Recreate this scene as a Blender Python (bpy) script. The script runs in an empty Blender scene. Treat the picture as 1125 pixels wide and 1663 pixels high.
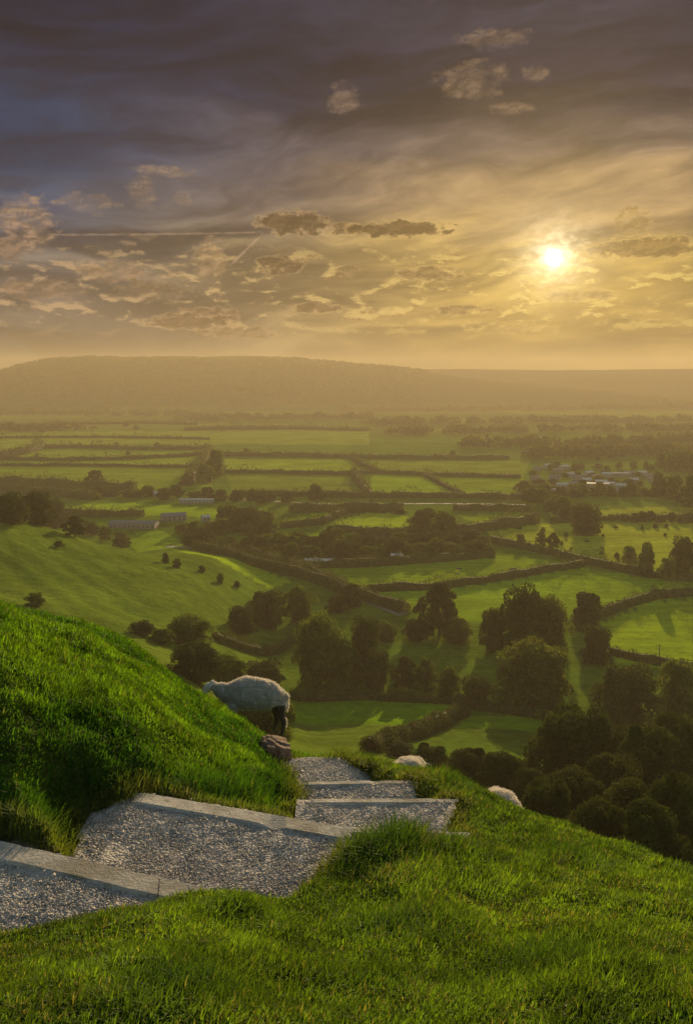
import bpy, bmesh, math, random
import numpy as np
from mathutils import Vector, Matrix

# ------------------------------------------------------------------ camera, sky, sun, exposure
S = bpy.context.scene
R = math.radians
F = 1440.0; PITCH = R(8.7)
CP, SP = math.cos(PITCH), math.sin(PITCH)
COL = bpy.data.collections.new("valley"); S.collection.children.link(COL)

cam = bpy.data.cameras.new("camera"); co = bpy.data.objects.new("camera", cam); COL.objects.link(co)
cam.sensor_fit = 'VERTICAL'; cam.sensor_height = 36.0; cam.sensor_width = 36.0
cam.lens = 36.0 * F / 1663.0
cam.clip_start = 0.05; cam.clip_end = 60000
co.location = (0, 0, 0); co.rotation_euler = (math.pi/2 - PITCH, 0, 0)
S.camera = co
S.view_settings.view_transform = 'Standard'; S.view_settings.look = 'None'
S.view_settings.exposure = 0.80; S.view_settings.gamma = 1
S.render.engine = 'CYCLES'
S.cycles.use_denoising = True
S.cycles.volume_bounces = 0; S.cycles.max_bounces = 5; S.cycles.transmission_bounces = 4
S.cycles.diffuse_bounces = 3; S.cycles.glossy_bounces = 2; S.cycles.transparent_max_bounces = 6
S.cycles.sample_clamp_indirect = 4

def pdir(px, py):
    """ray through a pixel of the photograph, scaled so its y is 1"""
    u = (px - 562.5) / F; v = (831.5 - py) / F
    y = CP + v * SP; z = -SP + v * CP
    return u / y, z / y
def azel(px, py):
    a, b = pdir(px, py)
    return math.degrees(math.atan2(a, 1)), math.degrees(math.atan2(b, math.hypot(a, 1)))

SUN_AZ, SUN_EL = azel(900, 418)
sun = bpy.data.lights.new("sun", 'SUN'); so = bpy.data.objects.new("sun", sun); COL.objects.link(so)
sun.energy = 4.6; sun.angle = R(0.6); sun.color = (1.0, 0.74, 0.40)
sd = Vector((math.sin(R(SUN_AZ)) * math.cos(R(SUN_EL + 3.5)), math.cos(R(SUN_AZ)) * math.cos(R(SUN_EL + 3.5)), math.sin(R(SUN_EL + 3.5))))
so.rotation_euler = sd.to_track_quat('Z', 'Y').to_euler()

W = bpy.data.worlds.new("World"); S.world = W; W.use_nodes = True
NT = W.node_tree; NT.nodes.clear()

class NB:
    """small helper for building node graphs"""
    def __init__(s, nt): s.nt = nt
    def n(s, t, **k):
        d = s.nt.nodes.new(t)
        for a, b in k.items(): setattr(d, a, b)
        return d
    def put(s, sock, v):
        if v is None: return
        if isinstance(v, bpy.types.NodeSocket): s.nt.links.new(v, sock)
        else: sock.default_value = v
    def m(s, op, a, b=None, c=None, clamp=False):
        d = s.n('ShaderNodeMath', operation=op, use_clamp=clamp)
        s.put(d.inputs[0], a); s.put(d.inputs[1], b)
        if c is not None: s.put(d.inputs[2], c)
        return d.outputs[0]
    def mix(s, f, a, b, blend='MIX'):
        d = s.n('ShaderNodeMix', data_type='RGBA', blend_type=blend)
        s.put(d.inputs[0], f); s.put(d.inputs[6], a); s.put(d.inputs[7], b)
        return d.outputs[2]
    def mr(s, v, a, b, c, d_, smooth=True):
        d = s.n('ShaderNodeMapRange', interpolation_type='SMOOTHSTEP' if smooth else 'LINEAR', clamp=True)
        for i, x in enumerate((v, a, b, c, d_)): s.put(d.inputs[i], x)
        return d.outputs[0]
    def xyz(s, x, y, z):
        d = s.n('ShaderNodeCombineXYZ')
        s.put(d.inputs[0], x); s.put(d.inputs[1], y); s.put(d.inputs[2], z)
        return d.outputs[0]
    def noise(s, vec, scale, detail=4, rough=.55, dist=0, lac=2.0):
        d = s.n('ShaderNodeTexNoise')
        s.put(d.inputs['Vector'], vec); s.put(d.inputs['Scale'], scale); s.put(d.inputs['Detail'], detail)
        s.put(d.inputs['Roughness'], rough); s.put(d.inputs['Distortion'], dist); s.put(d.inputs['Lacunarity'], lac)
        return d.outputs[0]
    def ramp(s, v, stops, interp='EASE'):
        d = s.n('ShaderNodeValToRGB'); s.put(d.inputs[0], v)
        cr = d.color_ramp; cr.interpolation = interp
        while len(cr.elements) < len(stops): cr.elements.new(0.5)
        for e, (p, c) in zip(cr.elements, stops): e.position = p; e.color = (*c, 1)
        return d.outputs[0]

def srgb(r, g, b):
    f = lambda c: (c/255/12.92) if c/255 <= .04045 else ((c/255+.055)/1.055)**2.4
    return (f(r), f(g), f(b))

def build_sky():
    B = NB(NT)
    tc = B.n('ShaderNodeTexCoord')
    sep = B.n('ShaderNodeSeparateXYZ'); B.put(sep.inputs[0], tc.outputs['Generated'])
    x, y, z = sep.outputs
    k = 180 / math.pi
    az = B.m('MULTIPLY', B.m('ARCTAN2', x, y), k)
    el = B.m('MULTIPLY', B.m('ARCSINE', z), k)
    t = B.m('DIVIDE', el, 24.0, clamp=True)
    # streaky warp
    w1 = B.noise(B.xyz(B.m('MULTIPLY', az, .10), B.m('MULTIPLY', el, .30), 3.1), 1.0, 5, .6)
    tw = B.m('ADD', t, B.m('MULTIPLY', B.m('SUBTRACT', w1, .5), .30), clamp=True)
    left = B.ramp(tw, [(0, srgb(66,66,70)), (.10, srgb(98,92,88)), (.24, srgb(98,90,88)), (.36, srgb(60,66,86)), (.52, srgb(18,46,82)), (.70, srgb(20,32,60)), (.85, srgb(12,20,48)), (1, srgb(8,16,44))])
    right = B.ramp(tw, [(0, srgb(96,76,38)), (.10, srgb(138,112,58)), (.28, srgb(170,140,78)), (.44, srgb(144,118,88)), (.58, srgb(104,88,84)), (.72, srgb(42,38,60)), (.86, srgb(44,42,60)), (1, srgb(62,54,76))])
    side = B.mr(az, -20.0, 12.0, 0.0, 1.0)
    base = B.mix(side, left, right)
    # streaks of high cloud
    wq = B.noise(B.xyz(B.m('MULTIPLY', az, .07), B.m('MULTIPLY', el, .16), 5.0), 1.0, 3, .5)
    wv = B.m('MULTIPLY', B.m('SUBTRACT', wq, .5), 3.2)
    s1 = B.noise(B.xyz(B.m('ADD', B.m('MULTIPLY', az, .055), B.m('MULTIPLY', el, .06)), B.m('ADD', wv, B.m('SUBTRACT', B.m('MULTIPLY', el, .40), B.m('MULTIPLY', az, .055))), 7.7), 1.0, 5, .52, .25)
    s2 = B.noise(B.xyz(B.m('MULTIPLY', az, .20), B.m('ADD', wv, B.m('SUBTRACT', B.m('MULTIPLY', el, .85), B.m('MULTIPLY', az, .09))), 17.0), 1.0, 7, .60, .5)
    f1 = B.mr(s1, .34, .68, .50, 1.60)
    f2 = B.mr(s2, .35, .68, .80, 1.26)
    base = B.mix(1.0, base, B.xyz(B.m('MULTIPLY', f1, f2), B.m('MULTIPLY', f1, f2), B.m('POWER', B.m('MULTIPLY', f1, f2), .8)), 'MULTIPLY')
    # broken low cumulus in a band above the horizon
    nx = B.xyz(B.m('MULTIPLY', az, .42), B.m('MULTIPLY', el, 1.15), 2.0)
    c1 = B.noise(nx, 1.0, 8, .62, .25)
    c1b = B.noise(B.xyz(B.m('MULTIPLY', az, .42), B.m('MULTIPLY', B.m('ADD', el, .28), 1.15), 2.0), 1.0, 8, .62, .25)
    band = B.m('MULTIPLY', B.mr(el, 1.8, 4.0, 0, 1), B.mr(el, 6.5, 9.0, 1, 0))
    cov = B.m('MULTIPLY', B.mr(c1, .50, .62, 0, 1), band)
    lit = B.mr(B.m('SUBTRACT', c1, c1b), -.04, .06, 0, 1)
    ccol_dark = B.mix(side, (*srgb(88,76,76), 1), (*srgb(150,116,56), 1))
    ccol_lit = B.mix(side, (*srgb(186,154,116), 1), (*srgb(226,194,108), 1))
    base = B.mix(B.m('MULTIPLY', cov, .8), base, B.mix(lit, ccol_dark, ccol_lit))
    # single clouds, each an ellipse broken up by noise: px, py, rx, ry, darkness
    fine = B.noise(B.xyz(B.m('MULTIPLY', az, 1.0), B.m('MULTIPLY', el, 1.7), 9.0), 1.35, 5, .55, .3)
    wisp = B.mr(B.noise(B.xyz(B.m('MULTIPLY', az, 1.1), B.m('MULTIPLY', el, 2.1), 31.0), .8, 3, .5, .4), .32, .62, .35, 1.0)
    shd = B.mr(B.m('SUBTRACT', B.noise(B.xyz(B.m('MULTIPLY', az, 1.0), B.m('MULTIPLY', el, 1.7), 9.0), 1.3, 2, .5), B.noise(B.xyz(B.m('SUBTRACT', B.m('MULTIPLY', az, 1.0), .10), B.m('MULTIPLY', B.m('ADD', el, .12), 1.7), 9.0), 1.3, 2, .5)), -.06, .06, .66, 1.12)
    blobs = [(478,362,62,20,.9),(560,372,30,10,.8),(650,372,100,14,.9),(700,445,60,12,.7),(455,430,42,16,.85),(45,362,46,44,.15),(15,405,34,20,.5),(342,420,30,34,.2),
             (232,312,26,26,.15),(298,322,18,10,.3),(262,278,50,10,.1),(556,160,27,22,.1),(765,130,62,26,.2),(870,118,22,12,.3),(800,62,60,14,.2),(830,176,44,9,.1),(1025,360,30,26,.55),
             (1050,402,110,16,.75),(340,512,50,14,.8),(310,522,80,14,.85),(510,500,50,8,.8),(745,503,50,8,.7),(390,540,70,10,.7),(860,535,60,10,.4),(950,480,60,10,.5),(560,440,30,10,.6),(140,330,50,16,.2),(180,440,60,18,.4),(60,470,70,18,.45),(250,470,60,16,.6)]
    for (bx, by, rx, ry, dk) in blobs:
        a0, e0 = azel(bx, by); ra = rx * .0398 * 1.05; re = ry * .0398 * 1.1
        dx = B.m('DIVIDE', B.m('SUBTRACT', az, a0), ra)
        de = B.m('DIVIDE', B.m('SUBTRACT', el, e0), re)
        q = B.m('ADD', B.m('MULTIPLY', dx, dx), B.m('MULTIPLY', de, de))
        h = B.m('ADD', B.m('MULTIPLY', B.m('SUBTRACT', 1.0, q), 1.1), B.m('MULTIPLY', B.m('SUBTRACT', fine, .5), 2.8))
        cv = B.mr(h, .0, .75 if dk > .6 else 1.05, 0, (.40 if by < 350 and dk < .5 else .95))
        core = B.m('MULTIPLY', B.mr(h, .25, .70, 0, 1), dk)
        sd_ = min(1, max(0, (a0 + 20) / 32))
        lc = [a*(1-sd_) + b*sd_ for a, b in zip(srgb(168,136,112), srgb(214,176,104))]
        if by < 200: lc = srgb(176,144,116)
        dc = [a*(1-sd_) + b*sd_ for a, b in zip(srgb(66,52,52), srgb(88,62,34))]
        cc_ = B.mix(1.0, B.mix(core, (*lc, 1), (*dc, 1)), B.xyz(shd, shd, shd), 'MULTIPLY')
        base = B.mix(B.m('MULTIPLY', cv, 1.0 if dk > .6 else wisp), base, cc_)
    # contrails
    for (p, q, wd, st) in (((78,381), (425,377), .085, .26), ((372,433), (428,378), .10, .42)):
        a0, e0 = azel(*p); a1, e1 = azel(*q); L = math.hypot(a1-a0, e1-e0); ux, uy = (a1-a0)/L, (e1-e0)/L
        rx_ = B.m('SUBTRACT', az, a0); ry_ = B.m('SUBTRACT', el, e0)
        al = B.m('ADD', B.m('MULTIPLY', rx_, ux), B.m('MULTIPLY', ry_, uy))
        ac = B.m('ABSOLUTE', B.m('SUBTRACT', B.m('MULTIPLY', rx_, uy), B.m('MULTIPLY', ry_, ux)))
        ac = B.m('ADD', ac, B.m('MULTIPLY', B.m('SUBTRACT', fine, .5), .26))
        msk = B.m('MULTIPLY', B.mr(ac, 0.0, wd, 1, 0), B.m('MULTIPLY', B.mr(al, -.2, .6, 0, 1), B.mr(al, L-.5, L+.2, 1, 0)))
        base = B.mix(B.m('MULTIPLY', msk, st), base, (*srgb(205,170,140), 1))
    # brightness round the sun
    sv = B.n('ShaderNodeVectorMath', operation='DOT_PRODUCT')
    B.put(sv.inputs[0], tc.outputs['Generated'])
    s0 = Vector((math.sin(R(SUN_AZ))*math.cos(R(SUN_EL)), math.cos(R(SUN_AZ))*math.cos(R(SUN_EL)), math.sin(R(SUN_EL))))
    sv.inputs[1].default_value = s0
    ang = B.m('MULTIPLY', B.m('ARCCOSINE', B.m('MINIMUM', sv.outputs['Value'], 1.0)), k)
    g1 = B.m('POWER', 2.718, B.m('MULTIPLY', ang, -1/5.0))
    g2 = B.m('POWER', 2.718, B.m('MULTIPLY', ang, -1/.85))
    br = B.mr(fine, .36, .64, .6, 1.25)
    g3 = B.m('POWER', 2.718, B.m('MULTIPLY', B.m('MULTIPLY', ang, ang), -1/.16))
    add = B.mix(g1, (0, 0, 0, 1), (.36, .25, .075, 1))
    base = B.mix(1.0, base, add, 'ADD')
    base = B.mix(1.0, base, B.mix(B.m('MULTIPLY', g2, br), (0, 0, 0, 1), (2.0, 1.75, 1.2, 1)), 'ADD')
    base = B.mix(1.0, base, B.mix(g3, (0, 0, 0, 1), (2.2, 2.0, 1.5, 1)), 'ADD')
    # unseen bright sky overhead and behind the camera, added as fill for the grass
    nis = B.n('ShaderNodeTexSky', sky_type='NISHITA')
    nis.sun_disc = False; nis.sun_elevation = R(SUN_EL + 3.5); nis.sun_rotation = R(SUN_AZ)
    over = B.m('MAXIMUM', B.mr(el, 24.0, 50.0, 0, 1), B.mr(B.m('ABSOLUTE', az), 50.0, 90.0, 0, 1))
    sky_b = B.mix(1.0, base, (5.7, 5.7, 5.7, 1), 'MULTIPLY')
    grey = B.mix(1.0, nis.outputs[0], (1.3, 1.2, 1.0, 1), 'MULTIPLY')
    out = B.mix(over, sky_b, grey)
    bg = B.n('ShaderNodeBackground'); B.put(bg.inputs[0], out); bg.inputs[1].default_value = 0.1
    wo = B.n('ShaderNodeOutputWorld'); NT.links.new(bg.outputs[0], wo.inputs[0])
build_sky()

# ------------------------------------------------------------------ numeric helpers
rng = np.random.default_rng(11); random.seed(11)
def sstep(a, b, x):
    t = np.clip((x - a) / (b - a), 0, 1); return t * t * (3 - 2 * t)
def _h(ix, iy, seed):
    n = (ix.astype(np.int64) * 374761393 + iy.astype(np.int64) * 668265263 + seed * 1442695041) & 0xffffffff
    n = ((n ^ (n >> 13)) * 1274126177) & 0xffffffff
    return ((n ^ (n >> 16)) & 0xffff) / 65535.0
def vnoise(x, y, seed=0):
    ix = np.floor(x); iy = np.floor(y); fx = x - ix; fy = y - iy
    fx = fx*fx*(3-2*fx); fy = fy*fy*(3-2*fy)
    a = _h(ix, iy, seed); b = _h(ix+1, iy, seed); c = _h(ix, iy+1, seed); d = _h(ix+1, iy+1, seed)
    return (a*(1-fx)+b*fx)*(1-fy) + (c*(1-fx)+d*fx)*fy
def fbm(x, y, o=3, seed=0):
    s = 0; a = .5; t = 0
    for i in range(o):
        s = s + a*vnoise(x*2**i, y*2**i, seed+i); t += a; a *= .5
    return s / t
def PZ(px, py, z):
    a, b = pdir(px, py); yd = z / b
    return (a*yd, yd)
def inpoly(x, y, poly):
    r = np.zeros(x.shape, bool); n = len(poly)
    for i in range(n):
        x1, y1 = poly[i]; x2, y2 = poly[(i+1) % n]
        if y1 == y2: continue
        c = ((y1 > y) != (y2 > y)) & (x < (x2-x1)*(y-y1)/(y2-y1) + x1); r ^= c
    return r
def dpoly(x, y, poly, closed=True):
    d = np.full(x.shape, 1e9); n = len(poly)
    for i in range(n if closed else n-1):
        x1, y1 = poly[i]; x2, y2 = poly[(i+1) % n]
        L = (x2-x1)**2 + (y2-y1)**2 + 1e-12
        t = np.clip(((x-x1)*(x2-x1)+(y-y1)*(y2-y1))/L, 0, 1)
        d = np.minimum(d, np.hypot(x-x1-t*(x2-x1), y-y1-t*(y2-y1)))
    return d

# ------------------------------------------------------------------ the stepped path (levels of each tread)
ZT = [-2.50, -2.74, -3.05, -3.42, -3.90]
K1P = [PZ(-330, 1290, ZT[0]), PZ(345, 1443, ZT[0])]
TREADS = [
    [(-2.9, 4.86)] + [PZ(*p, ZT[0]) for p in ((0,1365),(330,1440),(255,1462),(150,1508),(0,1522))] + [(-2.9, 3.25)],
    [PZ(*p, ZT[0]) for p in ((120,1392),(335,1441),(420,1441))] + [PZ(*p, ZT[1]) for p in ((500,1402),(560,1362),(578,1344),(420,1315),(250,1288),(235,1302),(165,1330))],
    [PZ(*p, ZT[1]) for p in ((500,1331),(548,1341),(720,1350))] + [PZ(*p, ZT[2]) for p in ((700,1345),(712,1325),(720,1297),(503,1297))],
    [PZ(*p, ZT[2]) for p in ((503,1298),(680,1298))] + [PZ(*p, ZT[3]) for p in ((657,1290),(656,1267),(503,1269))],
    [PZ(*p, ZT[3]) for p in ((500,1270),(625,1268))] + [PZ(*p, ZT[4]) for p in ((585,1262),(545,1232),(472,1232),(496,1262))],
]
# far edges of the upper four treads; nothing of a tread lies beyond its kerb
FAR = [[PZ(-330, 1290, ZT[0]), PZ(345, 1443, ZT[0])], [PZ(236, 1286, ZT[1]), PZ(566, 1342, ZT[1]), PZ(770, 1351, ZT[1])], [PZ(480, 1296, ZT[2]), PZ(740, 1296, ZT[2])], [PZ(480, 1268, ZT[3]), PZ(670, 1267, ZT[3])]]
def beyond(k, x, y, off=.03):
    if k > 3: return np.zeros(x.shape, bool)
    L = sorted(FAR[k]); px_, py_ = [p[0] for p in L], [p[1] for p in L]
    return y > np.interp(x, px_, py_) - off
def path_field(x, y):
    """distance outside the path (0 inside) and the level of the tread there"""
    D = np.full(x.shape, 1e9); Z = np.zeros(x.shape)
    for poly, z in zip(TREADS, ZT):
        ins = inpoly(x, y, poly); d = np.where(ins, 0, dpoly(x, y, poly))
        zz = z - (.05*(y-8) if z == ZT[4] else 0)
        take = d < D - 1e-9
        D = np.where(take, d, D); Z = np.where(take, zz, Z)
    return D, Z

# ------------------------------------------------------------------ terrain
ctrl = []
def cpt(px, py, yd): 
    a, b = pdir(px, py); x, y, z = a*yd, yd, b*yd
    d = math.hypot(x, y); ctrl.append((math.atan2(x, y), math.log(d), (-z-1.65)/d))
for col in [
    (0, [(1663,2.05),(1560,3.0),(1365,4.5),(1250,5.05),(1100,5.9),(1012,6.9),(986,8.2),(1050,13),(1130,25),(1140,60),(1060,120),(1000,175),(962,215),(900,252),(836,300),(852,400),(835,480)]),
    (-160,[(1663,1.95),(1300,4.8),(1100,5.8),(960,7.0),(910,8.8),(1000,14),(1100,30),(1060,80),(1000,140),(900,215),(800,290),(815,400),(835,480)]),
    (100, [(1340,4.75),(1200,5.6),(1074,7.2),(1010,8.9),(1070,14),(1150,28),(1150,70),(1080,130),(1010,185),(960,225),(910,265),(863,308),(880,390),(850,482)]),
    (200, [(1663,2.08),(1320,5.0),(1200,5.9),(1110,7.2),(1064,8.4),(1040,9.8),(1080,14),(1160,28),(1160,70),(1090,130),(1020,190),(985,225),(935,265),(891,312),(905,388),(850,482)]),
    (340, [(1663,2.12),(1300,5.75),(1285,5.95),(1240,6.5),(1200,7.4),(1162,8.8),(1136,10.6),(1152,12.5),(1180,20),(1210,50),(1170,110),(1115,155),(1040,222),(1000,250),(955,288),(907,342),(900,394),(850,482)]),
    (440, [(1318,6.0),(1290,6.4),(1250,7.2),(1222,8.4),(1200,10.2),(1208,13),(1235,22),(1250,55),(1225,110),(1170,175),(1120,215),(1060,255),(1000,294),(950,336),(900,394),(850,482)]),
    (497, [(1318,5.9),(1290,6.5),(1262,7.4),(1240,8.6),(1250,12),(1300,25),(1310,60),(1260,110),(1215,155),(1160,200),(1060,255),(1000,294),(950,336),(850,482)]),
    (560, [(1663,2.15),(1580,2.75),(1500,3.45),(1440,4.1),(1395,4.65),(1362,5.2),(1262,7.5),(1238,9.2),(1260,14),(1330,30),(1330,60),(1270,110),(1215,155),(1160,200),(1060,255)]),
    (650, [(1350,5.35),(1270,7.15),(1252,8.7),(1280,12.5),(1340,25),(1350,55),(1290,105),(1215,160),(1160,200),(1060,255),(950,336)]),
    (740, [(1663,2.15),(1352,5.2),(1342,5.7),(1299,6.1),(1274,7.9),(1310,13),(1380,28),(1370,55),(1290,108),(1215,165),(1160,200),(1060,255)]),
    (800, [(1580,2.75),(1500,3.5),(1400,4.75),(1340,5.9),(1296,7.8),(1330,12),(1420,25),(1390,58)]),
    (900, [(1663,2.12),(1550,3.0),(1450,4.1),(1386,5.2),(1335,7.0),(1385,11),(1450,24),(1400,58),(1300,108),(1215,170),(1160,202),(1060,255),(950,336),(850,482)]),
    (1010,[(1500,3.4),(1420,4.6),(1378,6.1),(1420,10),(1500,22),(1430,58)]),
    (1125,[(1663,2.05),(1560,2.85),(1480,3.7),(1422,5.3),(1468,8),(1560,20),(1470,58),(1330,108),(1230,170),(1160,204),(1060,255),(950,336),(850,482)]),
    (1290,[(1663,1.95),(1540,2.9),(1470,4.6),(1560,9),(1600,20),(1480,58),(1330,108),(1230,170),(1160,204),(1000,294),(850,482)]),
]:
    for p in col[1]: cpt(col[0], *p)
for poly, z in zip(TREADS[1:4], ZT[1:4]): pass
for th in (-.45, 0, .45): ctrl.append((th, math.log(.8), .02))
C = np.array(ctrl); KX = 4.0
def tpsk(r2): return 0.5 * r2 * np.log(r2 + 1e-12)
cx, cy, cq = C[:, 0]*KX, C[:, 1], C[:, 2]
n_ = len(C)
A = tpsk((cx[:, None]-cx)**2 + (cy[:, None]-cy)**2) + np.eye(n_)*.0015
P_ = np.c_[np.ones(n_), cx, cy]
sol = np.linalg.solve(np.block([[A, P_], [P_.T, np.zeros((3, 3))]]), np.r_[cq, 0, 0, 0])
def qfun(th, ld):
    out = np.empty(th.shape)
    tf, lf, of = (th*KX).ravel(), ld.ravel(), out.reshape(-1)
    for s in range(0, len(tf), 20000):
        e = slice(s, s+20000)
        k = tpsk((tf[e, None]-cx)**2 + (lf[e, None]-cy)**2)
        of[e] = k @ sol[:n_] + sol[n_] + sol[n_+1]*tf[e] + sol[n_+2]*lf[e]
    return of.reshape(th.shape)

RA = np.array([azel(x, 600)[0] for x in (-300, 0, 30, 70, 150, 300, 480, 560, 680, 800, 1200)])
RH = np.array([4, 6, 14, 22, 27, 28, 27, 20, 8, -8, -36]) * 2700 / F
RB = np.array([azel(x, 600)[0] for x in (-400, 0, 250, 330, 380, 430, 500, 620, 900, 1400)])
RG = np.array([4, 6, 24, 31, 33, 32, 24, 12, 9, 12]) * 3150 / F
def height(x, y, detail=True):
    x = np.asarray(x, float); y = np.asarray(y, float)
    d = np.hypot(x, y) + 1e-6; th = np.arctan2(x, y)
    ld = np.log(np.clip(d, .8, 500))
    tc = np.clip(th, -.46, .46)
    q = qfun(tc, ld)
    far_side = np.abs(th) > .46
    if far_side.any():
        t = sstep(.46, math.pi, np.abs(th))
        q = np.where(far_side, q*(1-t) + .30*t*sstep(0, 3, ld), q)
    z = -1.65 - q*d
    und = -80 + 1.6*(fbm(x/160+40, y/160, 2, 5)-.5)*2
    w = sstep(430, 520, d)
    z = z*(1-w) + und*w
    # distant ridges
    azd = np.degrees(th)
    hb = np.interp(azd, RA, RH); prof = sstep(2150, 2720, d)*(1-sstep(3000, 4200, d))
    hz = (hb + 80 + 7*(fbm(x/200, y/300, 3, 3)-.5)) * prof
    hb2 = np.interp(azd, RB, RG); prof2 = sstep(2800, 3180, d)
    hz2 = (hb2 + 80 + 8*(fbm(x/400, y/700, 3, 8)-.5)) * prof2
    front = sstep(100, 60, np.abs(azd))
    z = z + np.maximum(hz, hz2) * np.where(d > 2000, 1, 0) * front
    if detail:
        nb = sstep(16, 11, d)
        z = z + nb*(.10*(fbm(x/.9, y/.9, 3, 21)-.5) + .05*(vnoise(x/.22, y/.22, 31)-.5)) * sstep(1.2, 2.2, d)
        mid = sstep(60, 120, d)*(1-w)
        spur = sstep(-20, -60, x)*sstep(-79, -74, z)
        z = z + mid*(.5+.5*spur)*1.1*(fbm(x/22, y/22, 3, 51)-.5) + mid*spur*.22*np.sin((x*.8+y*.6)/1.5 + 6*fbm(x/26, y/26, 2, 77))
    near = d < 14
    if near.any():
        D, Z = path_field(x, y)
        t = sstep(0.02, np.where((x < -.15) & (y > 4.7), .50, .24), D)
        z = np.where(near, (Z-.07)*(1-t) + z*t, z)
    return z

_LS = np.exp(np.linspace(math.log(1.5), math.log(8500), 2600))
def ground(px, py, dmin=60.0):
    """where the ray through a pixel first meets the ground beyond dmin"""
    a, b = pdir(px, py); ys = _LS[_LS > dmin]
    h = height(a*ys, ys, False); r = b*ys
    k = np.argmax(r < h)
    if not (r < h).any(): k = len(ys)-1
    y = ys[k]
    return float(a*y), float(y), float(height(np.array([a*y]), np.array([y]), False)[0])
def flat(px, py, z=-80):
    return PZ(px, py, z)

# ------------------------------------------------------------------ mesh + material helpers
def tag(o, label=None, cat=None, group=None, kind=None):
    if label: o['label'] = label
    if cat: o['category'] = cat
    if group: o['group'] = group
    if kind: o['kind'] = kind
    return o
def fast_mesh(name, verts, loops, starts, mats=(), smooth=False, attr=None):
    me = bpy.data.meshes.new(name)
    me.vertices.add(len(verts)); me.vertices.foreach_set('co', np.asarray(verts, np.float32).ravel())
    me.loops.add(len(loops)); me.loops.foreach_set('vertex_index', np.asarray(loops, np.int32))
    me.polygons.add(len(starts)); me.polygons.foreach_set('loop_start', np.asarray(starts, np.int32))
    if attr is not None:
        for an, arr in attr.items():
            at = me.color_attributes.new(an, 'FLOAT_COLOR', 'POINT')
            c = np.ones((len(verts), 4), np.float32); c[:, :3] = arr
            at.data.foreach_set('color', c.ravel())
    me.update(calc_edges=True)
    if smooth: me.shade_smooth()
    for m in mats: me.materials.append(m)
    return me
def quads_mesh(name, V, mats, attr=None, smooth=False):
    """V: (n,4,3)"""
    n = len(V); 
    return fast_mesh(name, V.reshape(-1, 3), np.arange(n*4), np.arange(n)*4, mats, smooth, attr)
def link(name, me, parent=None):
    o = bpy.data.objects.new(name, me); COL.objects.link(o)
    if parent: o.parent = parent
    return o
def empty(name, loc=(0, 0, 0)):
    o = bpy.data.objects.new(name, None); COL.objects.link(o); o.location = loc; o.empty_display_size = .3
    return o
def mat(name, fn):
    m = bpy.data.materials.new(name); m.use_nodes = True; nt = m.node_tree; nt.nodes.clear()
    B = NB(nt); out = B.n('ShaderNodeOutputMaterial'); sh = fn(B); nt.links.new(sh, out.inputs[0]); 
    return m
def princ(B, col, rough=.8, spec=.3, bump=None, metal=0):
    p = B.n('ShaderNodeBsdfPrincipled'); B.put(p.inputs['Base Color'], col); B.put(p.inputs['Roughness'], rough)
    p.inputs['Specular IOR Level'].default_value = spec; p.inputs['Metallic'].default_value = metal
    if bump is not None: B.nt.links.new(bump, p.inputs['Normal'])
    return p.outputs[0]
def bump(B, h, dist, strength=1.0):
    b = B.n('ShaderNodeBump'); B.put(b.inputs['Height'], h); b.inputs['Distance'].default_value = dist; b.inputs['Strength'].default_value = strength
    return b.outputs[0]
def leafy(B, col, trans=.35, rough=.6, tint=(1.25, 1.3, .55), spec=.25):
    p = princ(B, col, rough, spec)
    t = B.n('ShaderNodeBsdfTranslucent'); B.put(t.inputs[0], B.mix(1.0, col, (*tint, 1), 'MULTIPLY'))
    mx = B.n('ShaderNodeMixShader'); mx.inputs[0].default_value = trans
    B.nt.links.new(p, mx.inputs[1]); B.nt.links.new(t.outputs[0], mx.inputs[2])
    return mx.outputs[0]

def m_ground(B):
    at = B.n('ShaderNodeAttribute', attribute_name='col')
    g = B.n('ShaderNodeNewGeometry'); P = g.outputs['Position']
    n1 = B.noise(P, .035, 5, .6); n2 = B.noise(P, .35, 5, .7); n3 = B.noise(P, 9.0, 4, .7)
    f = B.m('MULTIPLY', B.mr(n1, .3, .7, .82, 1.18), B.m('MULTIPLY', B.mr(n2, .3, .7, .78, 1.22), B.mr(n3, .3, .7, .85, 1.15)))
    c = B.mix(1.0, at.outputs['Color'], B.xyz(f, f, B.m('MULTIPLY', f, .95)), 'MULTIPLY')
    c = B.mix(B.m('MULTIPLY', B.mr(n2, .5, .75, 0, 1), .35), c, (.11, .115, .018, 1))
    mp = B.n('ShaderNodeMapping'); B.put(mp.inputs[0], P); mp.inputs['Rotation'].default_value = (0, 0, .38); mp.inputs['Scale'].default_value = (.03, .25, .2)
    st = B.mr(B.noise(mp.outputs[0], 1.0, 3, .6), .35, .65, .90, 1.1); c = B.mix(1.0, c, B.xyz(st, st, st), 'MULTIPLY')
    h = B.m('ADD', B.m('MULTIPLY', n2, 1.0), B.m('MULTIPLY', B.noise(P, 1.6, 4, .7), .5))
    d = B.n('ShaderNodeBsdfDiffuse'); B.put(d.inputs[0], c); B.nt.links.new(bump(B, h, .9, .9), d.inputs[2]); return d.outputs[0]
M_GROUND = mat('meadow', m_ground)
def m_blade(B):
    at = B.n('ShaderNodeAttribute', attribute_name='col')
    return leafy(B, at.outputs['Color'], .48, .65, (1.35, 1.35, .4), .10)
M_BLADE = mat('grass_blade', m_blade)
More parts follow.
